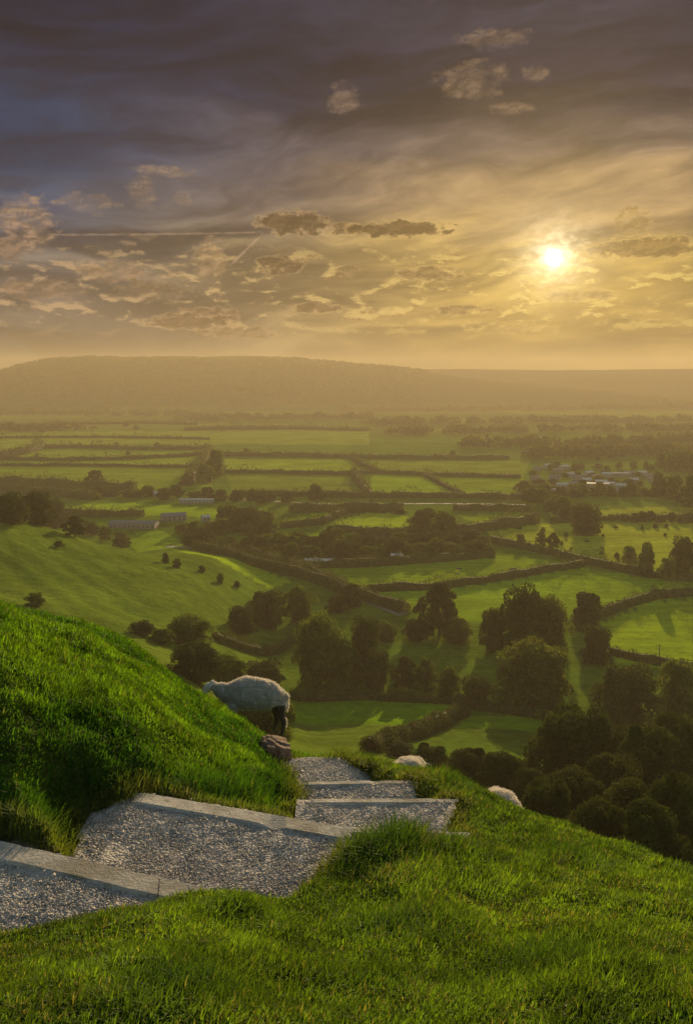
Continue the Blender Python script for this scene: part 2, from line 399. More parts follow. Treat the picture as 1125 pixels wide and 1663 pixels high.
def leafmat(name, c1, c2, c3, tr=.3):
    def fn(B):
        oi = B.n('ShaderNodeObjectInfo'); g = B.n('ShaderNodeNewGeometry')
        tc = B.n('ShaderNodeTexCoord')
        n = B.noise(tc.outputs['Object'], .45, 3, .6); n2 = B.noise(tc.outputs['Object'], 2.6, 2, .6)
        c = B.mix(B.mr(n, .35, .65, 0, 1), (*c1, 1), (*c2, 1))
        c = B.mix(B.m('MULTIPLY', oi.outputs['Random'], .55), c, (*c3, 1))
        v = B.mr(n2, .3, .7, .6, 1.5)
        c = B.mix(1.0, c, B.xyz(v, v, v), 'MULTIPLY')
        return leafy(B, c, tr, .8, (1.2, 1.1, .5), .04)
    return mat(name, fn)
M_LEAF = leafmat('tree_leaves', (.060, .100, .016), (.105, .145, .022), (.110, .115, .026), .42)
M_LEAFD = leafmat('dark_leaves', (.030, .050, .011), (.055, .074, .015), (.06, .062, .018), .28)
M_HEDGE = leafmat('hedge_leaves', (.046, .064, .016), (.078, .092, .022), (.08, .076, .024), .32)
M_BRAMBLE = leafmat('bramble_leaves', (.020, .026, .008), (.040, .034, .012), (.045, .028, .010), .15)
M_BARK = mat('bark', lambda B: princ(B, B.mix(B.noise(B.n('ShaderNodeTexCoord').outputs['Object'], 3, 5), (.06, .045, .03, 1), (.13, .10, .07, 1)), .9, .2))
def m_concrete(B):
    P = B.n('ShaderNodeNewGeometry').outputs['Position']
    n = B.noise(P, 5, 6, .7); n2 = B.noise(P, 60, 4, .7); n3 = B.noise(P, 1.7, 3, .6)
    c = B.mix(B.mr(n, .3, .7, 0, 1), (.30, .27, .22, 1), (.50, .46, .39, 1))
    c = B.mix(B.m('MULTIPLY', B.mr(n3, .45, .62, 0, 1), .7), c, (.15, .13, .09, 1)); c = B.mix(B.m('MULTIPLY', B.mr(B.noise(P, 14, 5, .7), .52, .66, 0, 1), .55), c, (.10, .10, .06, 1))
    c = B.mix(B.m('MULTIPLY', B.mr(n2, .6, .75, 0, 1), .6), c, (.12, .11, .10, 1))
    return princ(B, c, .85, .3, bump(B, B.m('ADD', n2, B.m('MULTIPLY', n, 1.5)), .012, .8))
M_CONC = mat('weathered_concrete', m_concrete)
def m_path(B):
    P = B.n('ShaderNodeNewGeometry').outputs['Position']
    v = B.n('ShaderNodeTexVoronoi'); B.put(v.inputs['Vector'], P); v.inputs['Scale'].default_value = 55
    n = B.noise(P, 3, 5, .6)
    c = B.mix(B.mr(n, .35, .65, 0, 1), (.26, .235, .22, 1), (.42, .38, .33, 1))
    return princ(B, c, .9, .25, bump(B, v.outputs['Distance'], .012, 1))
M_PATH = mat('path_grit', m_path)
def m_stone(B):
    at = B.n('ShaderNodeAttribute', attribute_name='col')
    return princ(B, at.outputs['Color'], .85, .2)
M_STONE = mat('gravel_stone', m_stone)

# ------------------------------------------------------------------ fields: colours painted as albedo per field
GREEN = np.array([.105, .165, .016]); 
FIELDS = [  # pixel outline on the valley floor, albedo
    ([(0,756),(330,760),(345,790),(210,793),(0,782)], (.115,.140,.030)),
    ([(0,742),(330,738),(300,755),(0,756)], (.135,.160,.038)),
    ([(0,722),(330,726),(330,740),(0,744)], (.115,.145,.036)),
    ([(0,700),(600,698),(600,722),(0,722)], (.120,.140,.040)),
    ([(365,746),(570,747),(590,769),(365,768)], (.145,.175,.028)),
    ([(365,771),(572,773),(600,806),(380,803)], (.105,.125,.034)),
    ([(604,772),(688,774),(752,806),(600,805)], (.135,.180,.024)),
    ([(692,774),(850,778),(840,808),(760,806)], (.120,.150,.026)),
    ([(600,748),(860,749),(850,775),(612,768)], (.115,.130,.036)),
    ([(100,822),(200,815),(380,828),(380,842),(230,838),(100,838)], (.150,.195,.022)),
    ([(200,865),(265,860),(320,890),(225,893)], (.125,.175,.022)),
    ([(455,845),(540,832),(545,845),(470,860)], (.170,.200,.026)),
    ([(540,852),(600,832),(655,836),(695,862),(640,868)], (.170,.205,.026)),
    ([(440,862),(560,868),(555,882),(460,878)], (.130,.165,.026)),
    ([(740,838),(860,833),(870,847),(790,856)], (.150,.180,.028)),
    ([(785,868),(880,850),(1125,850),(1125,940),(1040,930),(940,908)], (.190,.195,.040)),
    ([(880,815),(960,830),(1125,820),(1125,850),(900,850)], (.165,.165,.045)),
    ([(500,925),(700,915),(800,900),(935,915),(780,945),(600,955)], (.125,.160,.026)),
    ([(595,962),(780,948),(945,922),(1125,945),(1125,962),(980,995),(860,1000),(700,1000)], (.135,.180,.024)),
    ([(975,1005),(1060,975),(1125,970),(1125,1085),(1000,1065)], (.160,.200,.020)),
    ([(470,1135),(735,1142),(735,1165),(620,1210),(480,1225)], (.090,.150,.016)),
    ([(755,1165),(880,1165),(880,1220),(720,1205)], (.100,.150,.018)),
    ([(270,894),(400,918),(475,942),(440,955),(330,930)], (.165,.205,.024)),
]
def build_ground():
    r = np.concatenate([np.linspace(.3, 1.5, 8), np.linspace(1.5, 12, 300)[1:], np.exp(np.linspace(math.log(12), math.log(4300), 420))[1:]])
    a_in = np.radians(np.arange(-34, 34.01, .115)); a_out = np.radians(np.arange(38, 322.1, 4.0))
    th = np.concatenate([a_in, a_out]); nr, na = len(r), len(th)
    TH, RR = np.meshgrid(th, r); X = RR*np.sin(TH); Y = RR*np.cos(TH)
    Z = height(X, Y)
    V = np.stack([X, Y, Z], -1).reshape(-1, 3)
    i = np.arange(nr-1)[:, None]; j = np.arange(na)[None]; jn = (j+1) % na
    Q = np.stack([i*na+j, i*na+jn, (i+1)*na+jn, (i+1)*na+j], -1).reshape(-1, 4)
    V = np.vstack([V, [[0, 0, float(height(np.array([0.]), np.array([.3]))[0])]]]); c = len(V)-1
    tri = np.stack([np.arange(na), np.full(na, c), (np.arange(na)+1) % na], -1)
    loops = np.concatenate([Q[:, ::-1].ravel(), tri.ravel()]); starts = np.concatenate([np.arange(len(Q))*4, len(Q)*4+np.arange(na)*3])
    x, y, z = V.T; d = np.hypot(x, y)
    col = np.tile(GREEN, (len(V), 1)); 
    # patchwork of far fields
    cell = _h(np.floor(x/260 + .6*np.floor(y/170)), np.floor(y/170), 3)
    w = sstep(1100, 1500, d)[:, None]
    col = col*(1-w) + w*(np.array([.065, .095, .016])*(1-cell)[:, None] + np.array([.14, .175, .026])*cell[:, None])
    for poly, c_ in FIELDS:
        pp = [flat(*p) if p[1] < 1120 else ground(*p)[:2] for p in poly]
        m = inpoly(x, y, pp) & (d > 100); 
        if poly[0] == (270, 894): pass
        col[m] = np.array(c_)*np.array([1.62, 1.76, .60])
    # spur turf and the rough lower hillside
    m = (d > 40) & ((z > -74) | (d < 190)) & (d < 450) & ((x < -10) | (d < 190)); tn = fbm(x/28, y/28, 3, 14)[:, None][m]; col[m] = np.array([.070, .125, .012])*(1-tn) + np.array([.140, .190, .020])*tn
    wood = sstep(2150, 2350, d)[:, None]; col = col*(1-wood) + np.array([.045, .048, .022])*wood
    # short turf and soil on the near hillside
    nr_ = sstep(16, 12, d)[:, None]; n = fbm(x/.5, y/.5, 3, 4)[:, None]
    col = col*(1-nr_) + nr_*(np.array([.035, .050, .010])*(1-n) + np.array([.075, .085, .018])*n)
    D, _ = path_field(x[:], y[:]); soil = (sstep(.22, .05, D)*(d < 14))[:, None]
    col = col*(1-soil) + np.array([.20, .16, .10])*soil
    me = fast_mesh('ground', V, loops, starts, [M_GROUND], True, {'col': col})
    o = link('ground', me); tag(o, kind='structure', label='green hillside and patchwork valley floor')
build_ground()

# ------------------------------------------------------------------ the path, its kerbs and gravel
KLINES = [(PZ(-330, 1302, ZT[0]), PZ(345, 1452, ZT[0]), .10), (PZ(236, 1293, ZT[1]), PZ(578, 1354, ZT[1]), .10), (PZ(560, 1345, ZT[1]), PZ(762, 1353, ZT[1]), .05), (PZ(500, 1299, ZT[2]), PZ(730, 1299, ZT[2]), .045), (PZ(500, 1270, ZT[3]), PZ(657, 1269, ZT[3]), .045)]
def build_path():
    cs = .03
    xs = np.arange(-3, 1.6, cs); ys = np.arange(3.0, 10.5, cs); V = []; L = []; idx = {}
    for k, (poly, z) in enumerate(zip(TREADS, ZT)):
        X, Y = np.meshgrid(xs, ys); cxm, cym = X+cs/2, Y+cs/2
        d = np.where(inpoly(cxm, cym, poly), 0, dpoly(cxm, cym, poly)); keep = (d < .10) & ~beyond(k, cxm, cym)
        for j in range(k):      # an upper tread covers a lower one
            dj = np.where(inpoly(cxm, cym, TREADS[j]), 0, dpoly(cxm, cym, TREADS[j])); keep &= dj > .05
        zz = lambda a, b: z - (.05*(b-8) if k == 4 else 0) + .035*(fbm(a/.35, b/.35, 2, 60)-.5) + .012*(vnoise(a/.05, b/.05, 61)-.5)
        iy, ix = np.nonzero(keep)
        for (i, j) in zip(iy, ix):
            q = []
            for (di, dj_) in ((0, 0), (0, 1), (1, 1), (1, 0)):
                key = (k, i+di, j+dj_)
                if key not in idx: idx[key] = len(V); V.append((xs[0]+key[2]*cs, ys[0]+key[1]*cs, k))
                q.append(idx[key])
            L.append(q)
    V = np.array(V); K = V[:, 2].astype(int); base = np.array(ZT)[K]
    V[:, 2] = base - np.where(K == 4, .05*(V[:, 1]-8), 0) + .035*(fbm(V[:, 0]/.35, V[:, 1]/.35, 2, 60)-.5) + .012*(vnoise(V[:, 0]/.05, V[:, 1]/.05, 61)-.5)
    L = np.array(L)
    o = link('path', fast_mesh('path', V, L.ravel(), np.arange(len(L))*4, [M_PATH], True)); tag(o, kind='structure')
    # loose stones
    N = 125000; x = rng.uniform(-2.9, 1.4, N*4); y = 3.2 + (9.2-3.2)*rng.random(N*4)**1.25
    D, Z = path_field(x, y); edge = rng.random(len(x))*.06
    ok = (D < edge)
    for (pk, zk) in enumerate(ZT[:4]): ok &= ~(beyond(pk, x, y, 0) & (np.abs(Z-zk) < .01))
    for (kp, kq, kw) in KLINES: ok &= dpoly(x, y, [kp, kq], False) > kw*rng.uniform(.55, 1.15, len(x))
    x, y, Z = x[ok][:N], y[ok][:N], Z[ok][:N]
    n = len(x); s = rng.gamma(2.4, .0012, n)+.0021; s *= 1+.35*(y > 6)
    z = Z + .035*(fbm(x/.35, y/.35, 2, 60)-.5) + s*.15
    base = np.array([[1,0,0],[0,1,0],[-1,0,0],[0,-1,0],[0,0,1],[0,0,-1]], float)
    tri = np.array([[0,1,4],[1,2,4],[2,3,4],[3,0,4],[1,0,5],[2,1,5],[3,2,5],[0,3,5]])
    sc = np.stack([s*rng.uniform(.7,1.5,n), s*rng.uniform(.6,1.2,n), s*rng.uniform(.4,.9,n)], -1)
    v = base[None]*sc[:, None]*rng.uniform(.75, 1.25, (n, 6, 1))
    a = rng.uniform(0, 6.28, n); b = rng.uniform(-.7, .7, n)
    ca, sa, cb, sb = np.cos(a)[:, None], np.sin(a)[:, None], np.cos(b)[:, None], np.sin(b)[:, None]
    X = v[..., 0]*cb + v[..., 2]*sb; Zz = -v[..., 0]*sb + v[..., 2]*cb
    v = np.stack([X*ca - v[..., 1]*sa, X*sa + v[..., 1]*ca, Zz], -1) + np.stack([x, y, z], -1)[:, None]
    g = rng.beta(2.2, 3, n)[:, None]; t = rng.random(n)[:, None]; g = np.clip(g*(.55+.75*fbm(x/.22, y/.16, 3, 66))[:, None], 0, 1)
    g = np.clip(g + .25*(y > 5.5)[:, None], 0, 1.35)  # sunlit look of the far treads painted into their stone colour
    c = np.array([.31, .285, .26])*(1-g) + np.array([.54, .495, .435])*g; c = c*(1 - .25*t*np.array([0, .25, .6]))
    lo = (tri[None] + (np.arange(n)*6)[:, None, None]).ravel()
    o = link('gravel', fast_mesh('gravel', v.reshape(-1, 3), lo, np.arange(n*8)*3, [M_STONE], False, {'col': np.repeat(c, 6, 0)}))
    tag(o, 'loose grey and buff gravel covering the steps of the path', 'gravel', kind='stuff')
build_path()

def kerb(name, p, q, z, wd, label, side=-1, drop=.30):
    p, q = np.array(p), np.array(q); L = np.linalg.norm(q-p); u = (q-p)/L; nrm = np.array([u[1], -u[0]])*side
    bm = bmesh.new(); n = max(8, int(L/.05)); m = 6; rows = []
    prof = [(0, -drop), (0, -.012), (.012, 0), (wd-.014, 0), (wd, -.014), (wd, -drop)]
    for i in range(n+1):
        t = i/n*L; row = []
        for (s, h) in prof:
            w = float(fbm(np.array([t*3+p[0]]), np.array([s*9+z]), 3, 90)) - .5
            e = float(vnoise(np.array([t*14.]), np.array([s*3+p[1]]), 95)); chip = -.02*max(0, e-.72)*3 if 0 < s < wd and (s < .02 or s > wd-.02) else 0
            P = p + u*t + nrm*(s + w*.014)
            row.append(bm.verts.new((P[0], P[1], z + h + w*.016 + chip)))
        rows.append(row)
    for a, b in zip(rows[:-1], rows[1:]):
        for i in range(len(prof)-1): bm.faces.new((a[i], a[i+1], b[i+1], b[i]))
    bm.faces.new(rows[0]); bm.faces.new(rows[-1][::-1])
    bmesh.ops.recalc_face_normals(bm, faces=bm.faces)
    me = bpy.data.meshes.new(name); bm.to_mesh(me); bm.free(); me.materials.append(M_CONC)
    return tag(link(name, me), label, 'kerb', 'concrete kerbs edging the steps')
k1a = np.array(PZ(0, 1363, ZT[0]+.02)); k1b = np.array(PZ(345, 1441, ZT[0]+.02)); k1s = k1a + (k1a-k1b)*.75
kerb('step_kerb', k1s, k1b, ZT[0]+.02, .16, 'long pale concrete kerb of the topmost step, nearest the lower left corner', 1)
k2a = PZ(236, 1286, ZT[1]+.02); k2b = PZ(578, 1344, ZT[1]+.02)
kerb('step_kerb', k2a, k2b, ZT[1]+.02, .15, 'long pale concrete kerb sloping across the middle below the big grassy bank', 1)
kerb('step_kerb', PZ(548, 1340, ZT[1]+.012), PZ(762, 1350, ZT[1]+.012), ZT[1]+.012, .09, 'thin sandy kerb running into the grass right of the dark tussock', 1)
kerb('step_kerb', PZ(500, 1296, ZT[2]+.015), PZ(730, 1295, ZT[2]+.015), ZT[2]+.015, .08, 'short kerb of the middle step ending in grass on the right', 1)
kerb('step_kerb', PZ(500, 1268, ZT[3]+.015), PZ(657, 1266, ZT[3]+.015), ZT[3]+.015, .08, 'narrow pale kerb of the farthest step where the path drops away', 1)

# ------------------------------------------------------------------ grass
def build_grass(N=640000):
    d = 1.7 + (15-1.7)*rng.random(N*2)**1.15; th = rng.uniform(-.50, .50, N*2)
    x = d*np.sin(th); y = d*np.cos(th)
    # thin what the brow hides
    gd = np.linspace(1.5, 15, 220); gt = np.linspace(-.5, .5, 120); GT, GD = np.meshgrid(gt, gd)
    H = height(GD*np.sin(GT), GD*np.cos(GT), False); Rr = -H/GD
    mn = np.minimum.accumulate(Rr, 0); hid = Rr - mn
    ii = np.clip(((d-1.5)/13.5*219).astype(int), 0, 219); jj = np.clip(((th+.5)*119).astype(int), 0, 119)
    keep = rng.random(len(x)) < np.where(hid[ii, jj] > .05, .06, np.where(hid[ii, jj] > .02, .5, 1))
    x, y, d = x[keep], y[keep], d[keep]
    D, _ = path_field(x, y)
    lip = .05 + .05*fbm(x/.12, y/.12, 2, 13)
    ok = D > lip
    x, y, d, D = x[ok][:N], y[ok][:N], d[ok][:N], D[ok][:N]
    n = len(x); z = height(x, y) - .005
    clump = fbm(x/.34, y/.34, 3, 17); big = fbm(x/1.3, y/1.3, 2, 19)
    left = sstep(-.15, .35, -(x + .12) - .16*(y-5.3)) * sstep(4.2, 4.8, y)      # the bank left of the path
    left = np.maximum(left, (sstep(6.0, 6.4, y)*sstep(.1, -.2, x)))
    L = .018 + .036*sstep(.42, .75, clump) + .022*rng.random(n)
    L = L*(1 + .55*left*sstep(.3, .7, big))
    tuss = np.zeros(n)
    for (tx, ty, tz, tr, th_) in TUSS:
        q = np.hypot(x-tx, y-ty)/tr; g = np.exp(-q*q*1.2); L += th_*g; tuss = np.maximum(tuss, g)
    edge = sstep(.30, .08, D); L += .022*edge*(x < 0)*(y > 4.6) + .012*edge
    L *= rng.uniform(.6, 1.25, n); broad = rng.random(n) < .22; L = np.where(broad, L*.5, L)
    wd = (.0016 + .0012*rng.random(n)) * (1 + .16*np.clip(d-3, 0, 8)) * np.where(broad, 2.3, 1)
    a = rng.uniform(0, 6.283, n); lean = np.where(broad, rng.uniform(.8, 2.4, n), rng.uniform(.2, 1.3, n))
    dirx = np.cos(a)*lean + .22; diry = np.sin(a)*lean - .10
    fx, fy = -np.sin(a), np.cos(a)
    rl = 1/np.hypot(1, np.hypot(dirx, diry))
    base = np.stack([x, y, z], -1)
    mid = base + np.stack([dirx*L*.38*rl, diry*L*.38*rl, L*.62*rl*1.05], -1)
    tip = base + np.stack([dirx*L*1.05*rl, diry*L*1.05*rl, L*.95*rl], -1)
    w = np.stack([fx*wd, fy*wd, np.zeros(n)], -1)
    V = np.stack([base-w, base+w, mid+w*.8, mid-w*.8, tip], 1)
    o5 = (np.arange(n)*5)[:, None]
    lo = np.concatenate([o5+[0, 1, 2, 3], o5+[3, 2, 4]], 1).ravel()
    st = np.stack([np.arange(n)*7, np.arange(n)*7+4], -1).ravel()
    t = rng.random(n)[:, None]; g1 = np.array([.050, .125, .008]); g2 = np.array([.115, .215, .012]); g3 = np.array([.155, .160, .030])
    cN = sstep(.35, .65, fbm(x/.6, y/.6, 3, 23))[:, None]
    c = g1*(1-cN) + g2*cN; c = c*(.55+.95*t**1.6)
    right = (1-left)[:, None]
    fine_ = sstep(.35, .65, fbm(x/.10, y/.10, 2, 29))[:, None]
    c = (c*(1-.25*right) + g3*.25*right*(.6+.8*t))*(.78+.6*fine_)
    dry = (rng.random(n) < (.03 + .06*(1-left))*(.3+2*sstep(.5, .75, fbm(x/.25, y/.25, 2, 33))))[:, None]; c = np.where(dry, np.array([.20, .19, .06])*(.5+t), c)
    c = c*(1-.55*tuss[:, None]) + np.array([.03, .08, .014])*.55*tuss[:, None]
    eb = (edge*.5)[:, None]; c = c*(1-eb) + np.array([.20, .18, .06])*eb
    o = link('grass', fast_mesh('grass', V.reshape(-1, 3), lo, st, [M_BLADE], False, {'col': np.repeat(c, 5, 0)}))
    tag(o, 'short green pasture grass with tussocks on the near hillside', 'grass', kind='stuff')
def gpt(px, py, dmin=1.6):
    return ground(px, py, dmin)
TUSS = []
for (px, py, tr, th_) in ((615, 1400, .26, .17), (655, 1385, .16, .10), (745, 1395, .22, .08), (370, 1480, .16, .06), (340, 1285, .22, .12), (465, 1300, .22, .16), (480, 1270, .2, .12), (410, 1300, .25, .14),
                          (560, 1240, .3, .12), (600, 1248, .3, .10), (700, 1265, .35, .10), (730, 1275, .3, .12), (60, 1340, .3, .05), (150, 1320, .3, .05), (220, 1300, .22, .06), (870, 1560, .2, .04), (722, 1335, .14, .08), (735, 1305, .14, .07), (668, 1280, .14, .07), (705, 1352, .12, .06), (540, 1250, .2, .1),
                          (930, 1400, .3, .05), (640, 1500, .25, .03), (300, 1600, .2, .04)):
    g_ = gpt(px, py); TUSS.append((g_[0], g_[1], g_[2], tr, th_))
build_grass()

# ------------------------------------------------------------------ leaves, trees, hedges
def leafquads(P, Nrm, size, r):
    """square leaf sprays at P, loosely facing Nrm"""
    n = len(P); a = Nrm + r.normal(0, .95, (n, 3)); a /= np.linalg.norm(a, axis=1)[:, None] + 1e-9
    b = np.cross(a, r.normal(0, 1, (n, 3))); b /= np.linalg.norm(b, axis=1)[:, None] + 1e-9
    c = np.cross(a, b); s = (size*r.uniform(.55, 1.3, n))[:, None]*.5
    k = r.uniform(.5, 1.0, (n, 1)); 
    return np.stack([P-b*s-c*s*k, P+b*s-c*s*k*.6, P+b*s*.8+c*s*k, P-b*s*.7+c*s*k], 1)
def ellip_leaves(cen, rad, n, size, r, low=-.5):
    v = r.normal(0, 1, (n*2, 3)); v /= np.linalg.norm(v, axis=1)[:, None]; v = v[v[:, 2] > low][:n]
    k = r.uniform(.72, 1.06, (len(v), 1)); k = np.where(r.random((len(v), 1)) < .18, k*.75, k)
    return leafquads(cen + v*rad*k, v, size*np.ones(len(v)), r)
def crown_mesh(name, kind, seed, n, size, m):
    r = np.random.default_rng(seed); out = []
    # base of lobes, top, half width as shares of the height 1
    lo, hw, nl, lr = {'round': (-.04, .50, 34, .19), 'tall': (-.02, .36, 30, .165), 'airy': (.08, .46, 40, .105), 'bush': (-.08, .58, 40, .16), 'broad': (-.05, .60, 44, .18)}[kind]
    for i in range(nl):
        t = (i+.5)/nl; h = lo + lr*.6 + (1-lo-lr*1.5)*t
        prof = math.sin(math.pi*min(1, max(0.06, (h-lo)/(1-lo)*.80+.19)))**.55
        a = i*2.39996 + r.uniform(-.5, .5); q = hw*prof*r.uniform(.30, 1.0) - lr*.5
        cen = np.array([math.cos(a)*max(q, 0), math.sin(a)*max(q, 0), h + r.uniform(-.03, .03)])
        rr = lr*r.uniform(.7, 1.25)*np.array([1, 1, r.uniform(.7, .95)])
        out.append(ellip_leaves(cen, rr, n//nl, size, r))
    V = np.concatenate(out); return quads_mesh(name, V, [m])
def trunk_mesh(name, seed, m):
    r = random.Random(seed); bm = bmesh.new()
    def tube(p, q, r0, r1, n=7, k=4):
        p, q = Vector(p), Vector(q); ax = (q-p).normalized(); u = ax.orthogonal().normalized(); w = ax.cross(u); prev = None
        bend = Vector((r.uniform(-.02, .02), r.uniform(-.02, .02), 0))
        for i in range(k+1):
            t = i/k; c = p.lerp(q, t) + bend*math.sin(t*math.pi); R_ = r0 + (r1-r0)*t
            ring = [bm.verts.new(c + (u*math.cos(6.2832*j/n) + w*math.sin(6.2832*j/n))*R_) for j in range(n)]
            if prev:
                for j in range(n): bm.faces.new((prev[j], prev[(j+1) % n], ring[(j+1) % n], ring[j]))
            prev = ring
        bm.faces.new(prev)
    tube((0, 0, -.06), (0, 0, .45), .034, .02); tube((0, 0, .44), (r.uniform(-.04, .04), 0, .82), .02, .006)
    for i in range(6):
        a = i*1.05 + r.uniform(-.3, .3); h = r.uniform(.2, .42)
        tube((0, 0, h), (math.cos(a)*.28, math.sin(a)*.28, h + r.uniform(.18, .38)), .014, .004)
    me = bpy.data.meshes.new(name); bm.to_mesh(me); bm.free(); me.materials.append(m); return me
KIND = {}
def kinds(level):
    """crown meshes for three ranges of distance"""
    if level in KIND: return KIND[level]
    n, s = {0: (34000, .024), 1: (13000, .038), 2: (2200, .085)}[level]
    K = {}
    for k in ('round', 'tall', 'airy', 'bush', 'broad'):
        K[k] = [crown_mesh('crown', k, 100*level+7*j+hash(k) % 1 + len(k)*3, int(n*(.6 if k == 'airy' else 1)), s, M_LEAF if (j+len(k)) % 2 else M_LEAFD) for j in range(2)]
    K['trunk'] = trunk_mesh('trunk', level, M_BARK)
    KIND[level] = K; return K
TCOUNT = [0]
def tree(px, top, wpx, label, base=None, yd=None, kind='round', group=None, name='tree', sink=.05, cat='tree', floor=60, dark=False):
    if yd is None: x, y, z = ground(px, base, floor)
    else:
        a, b = pdir(px, 800); x, y = a*yd, yd; z = float(height(np.array([x]), np.array([y]), False)[0])
    a, b = pdir(px, top); ztop = b*y; dep = y*CP - z*SP
    h = max(1.0, ztop - z); w = wpx/F*dep
    lev = 0 if y < 170 else (1 if y < 480 else 2)
    K = kinds(lev); i = TCOUNT[0]; TCOUNT[0] += 1
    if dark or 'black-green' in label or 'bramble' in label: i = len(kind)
    hw = {'round': .5, 'tall': .36, 'airy': .44, 'bush': .55, 'broad': .6}[kind]*2
    sx = w/(hw*1.02); sc = (sx, sx*random.uniform(.9, 1.1), h/.97)
    rot = random.uniform(0, 6.28)
    small = wpx < 15 or kind == 'bush' and wpx < 30
    if small:
        o = link(name, K[kind][i % 2]); o.location = (x, y, z - sink*h); o.scale = sc; o.rotation_euler[2] = rot
    else:
        o = empty(name, (x, y, z - sink*h)); o.scale = sc; o.rotation_euler[2] = rot
        link('crown', K[kind][i % 2], o)
        if kind != 'bush': link('trunk', K['trunk'], o)
    tag(o, label, cat, group)
    return o
def hedge(pts, h, label, w=None, m=None, group='hedgerows of the valley fields', name='hedgerow', z0=None, dens=1.0, world=False):
    P = [p if world else ground(*p)[:2] for p in pts]
    r = np.random.default_rng(int(pts[0][0]*7+pts[0][1])); out = []
    w = w or h*1.2
    for (x0, y0), (x1, y1) in zip(P[:-1], P[1:]):
        L = math.hypot(x1-x0, y1-y0); dm = (math.hypot(x0, y0)+math.hypot(x1, y1))/2
        s = max(.30, dm*.0013); n = int(min(40000, max(60, dens*L*(h+w)*2.0/(s*s)*.55)))
        t = r.random(n); X = x0+(x1-x0)*t; Y = y0+(y1-y0)*t
        nx, ny = (y1-y0)/L, -(x1-x0)/L
        hh = h*(.62 + .75*fbm(X/7+3, Y/7, 3, 71)) * (1 + .8*sstep(.68, .8, vnoise(X/11, Y/11, 73)))
        a = r.uniform(-.25, math.pi+.25, n); k = r.uniform(.7, 1.02, n)
        lat = np.cos(a)*w*.5*k*(.7+.8*vnoise(X/3, Y/3, 74)); zz = np.maximum(np.sin(a), -.1)*hh*k*(.75+.7*vnoise(X/2.2, Y/2.2, 78))
        X = X+nx*lat; Y = Y+ny*lat
        Z = height(X, Y, False) + zz
        N = np.stack([nx*np.cos(a), ny*np.cos(a), np.sin(a)], -1)
        out.append(leafquads(np.stack([X, Y, Z], -1), N, np.full(n, s), r))
        k = max(2, int(L/3)+1); t = np.linspace(0, 1, k); cx_, cy_ = x0+(x1-x0)*t, y0+(y1-y0)*t
        hh = h*(.62 + .75*fbm(cx_/7+3, cy_/7, 3, 71))*.82; zb = height(cx_, cy_, False)
        pr = [np.stack([cx_+nx*w*q, cy_+ny*w*q, zb+hh*u_-(.6 if u_ == 0 else 0)], -1) for q, u_ in ((-.42, 0), (-.34, .7), (-.1, 1), (.15, 1), (.34, .7), (.42, 0))]
        for a_, b_ in zip(pr[:-1], pr[1:]): out.append(np.stack([a_[:-1], b_[:-1], b_[1:], a_[1:]], 1))
    o = link(name, quads_mesh(name, np.concatenate(out), [m or M_HEDGE])); tag(o, label, 'hedge', group); return o

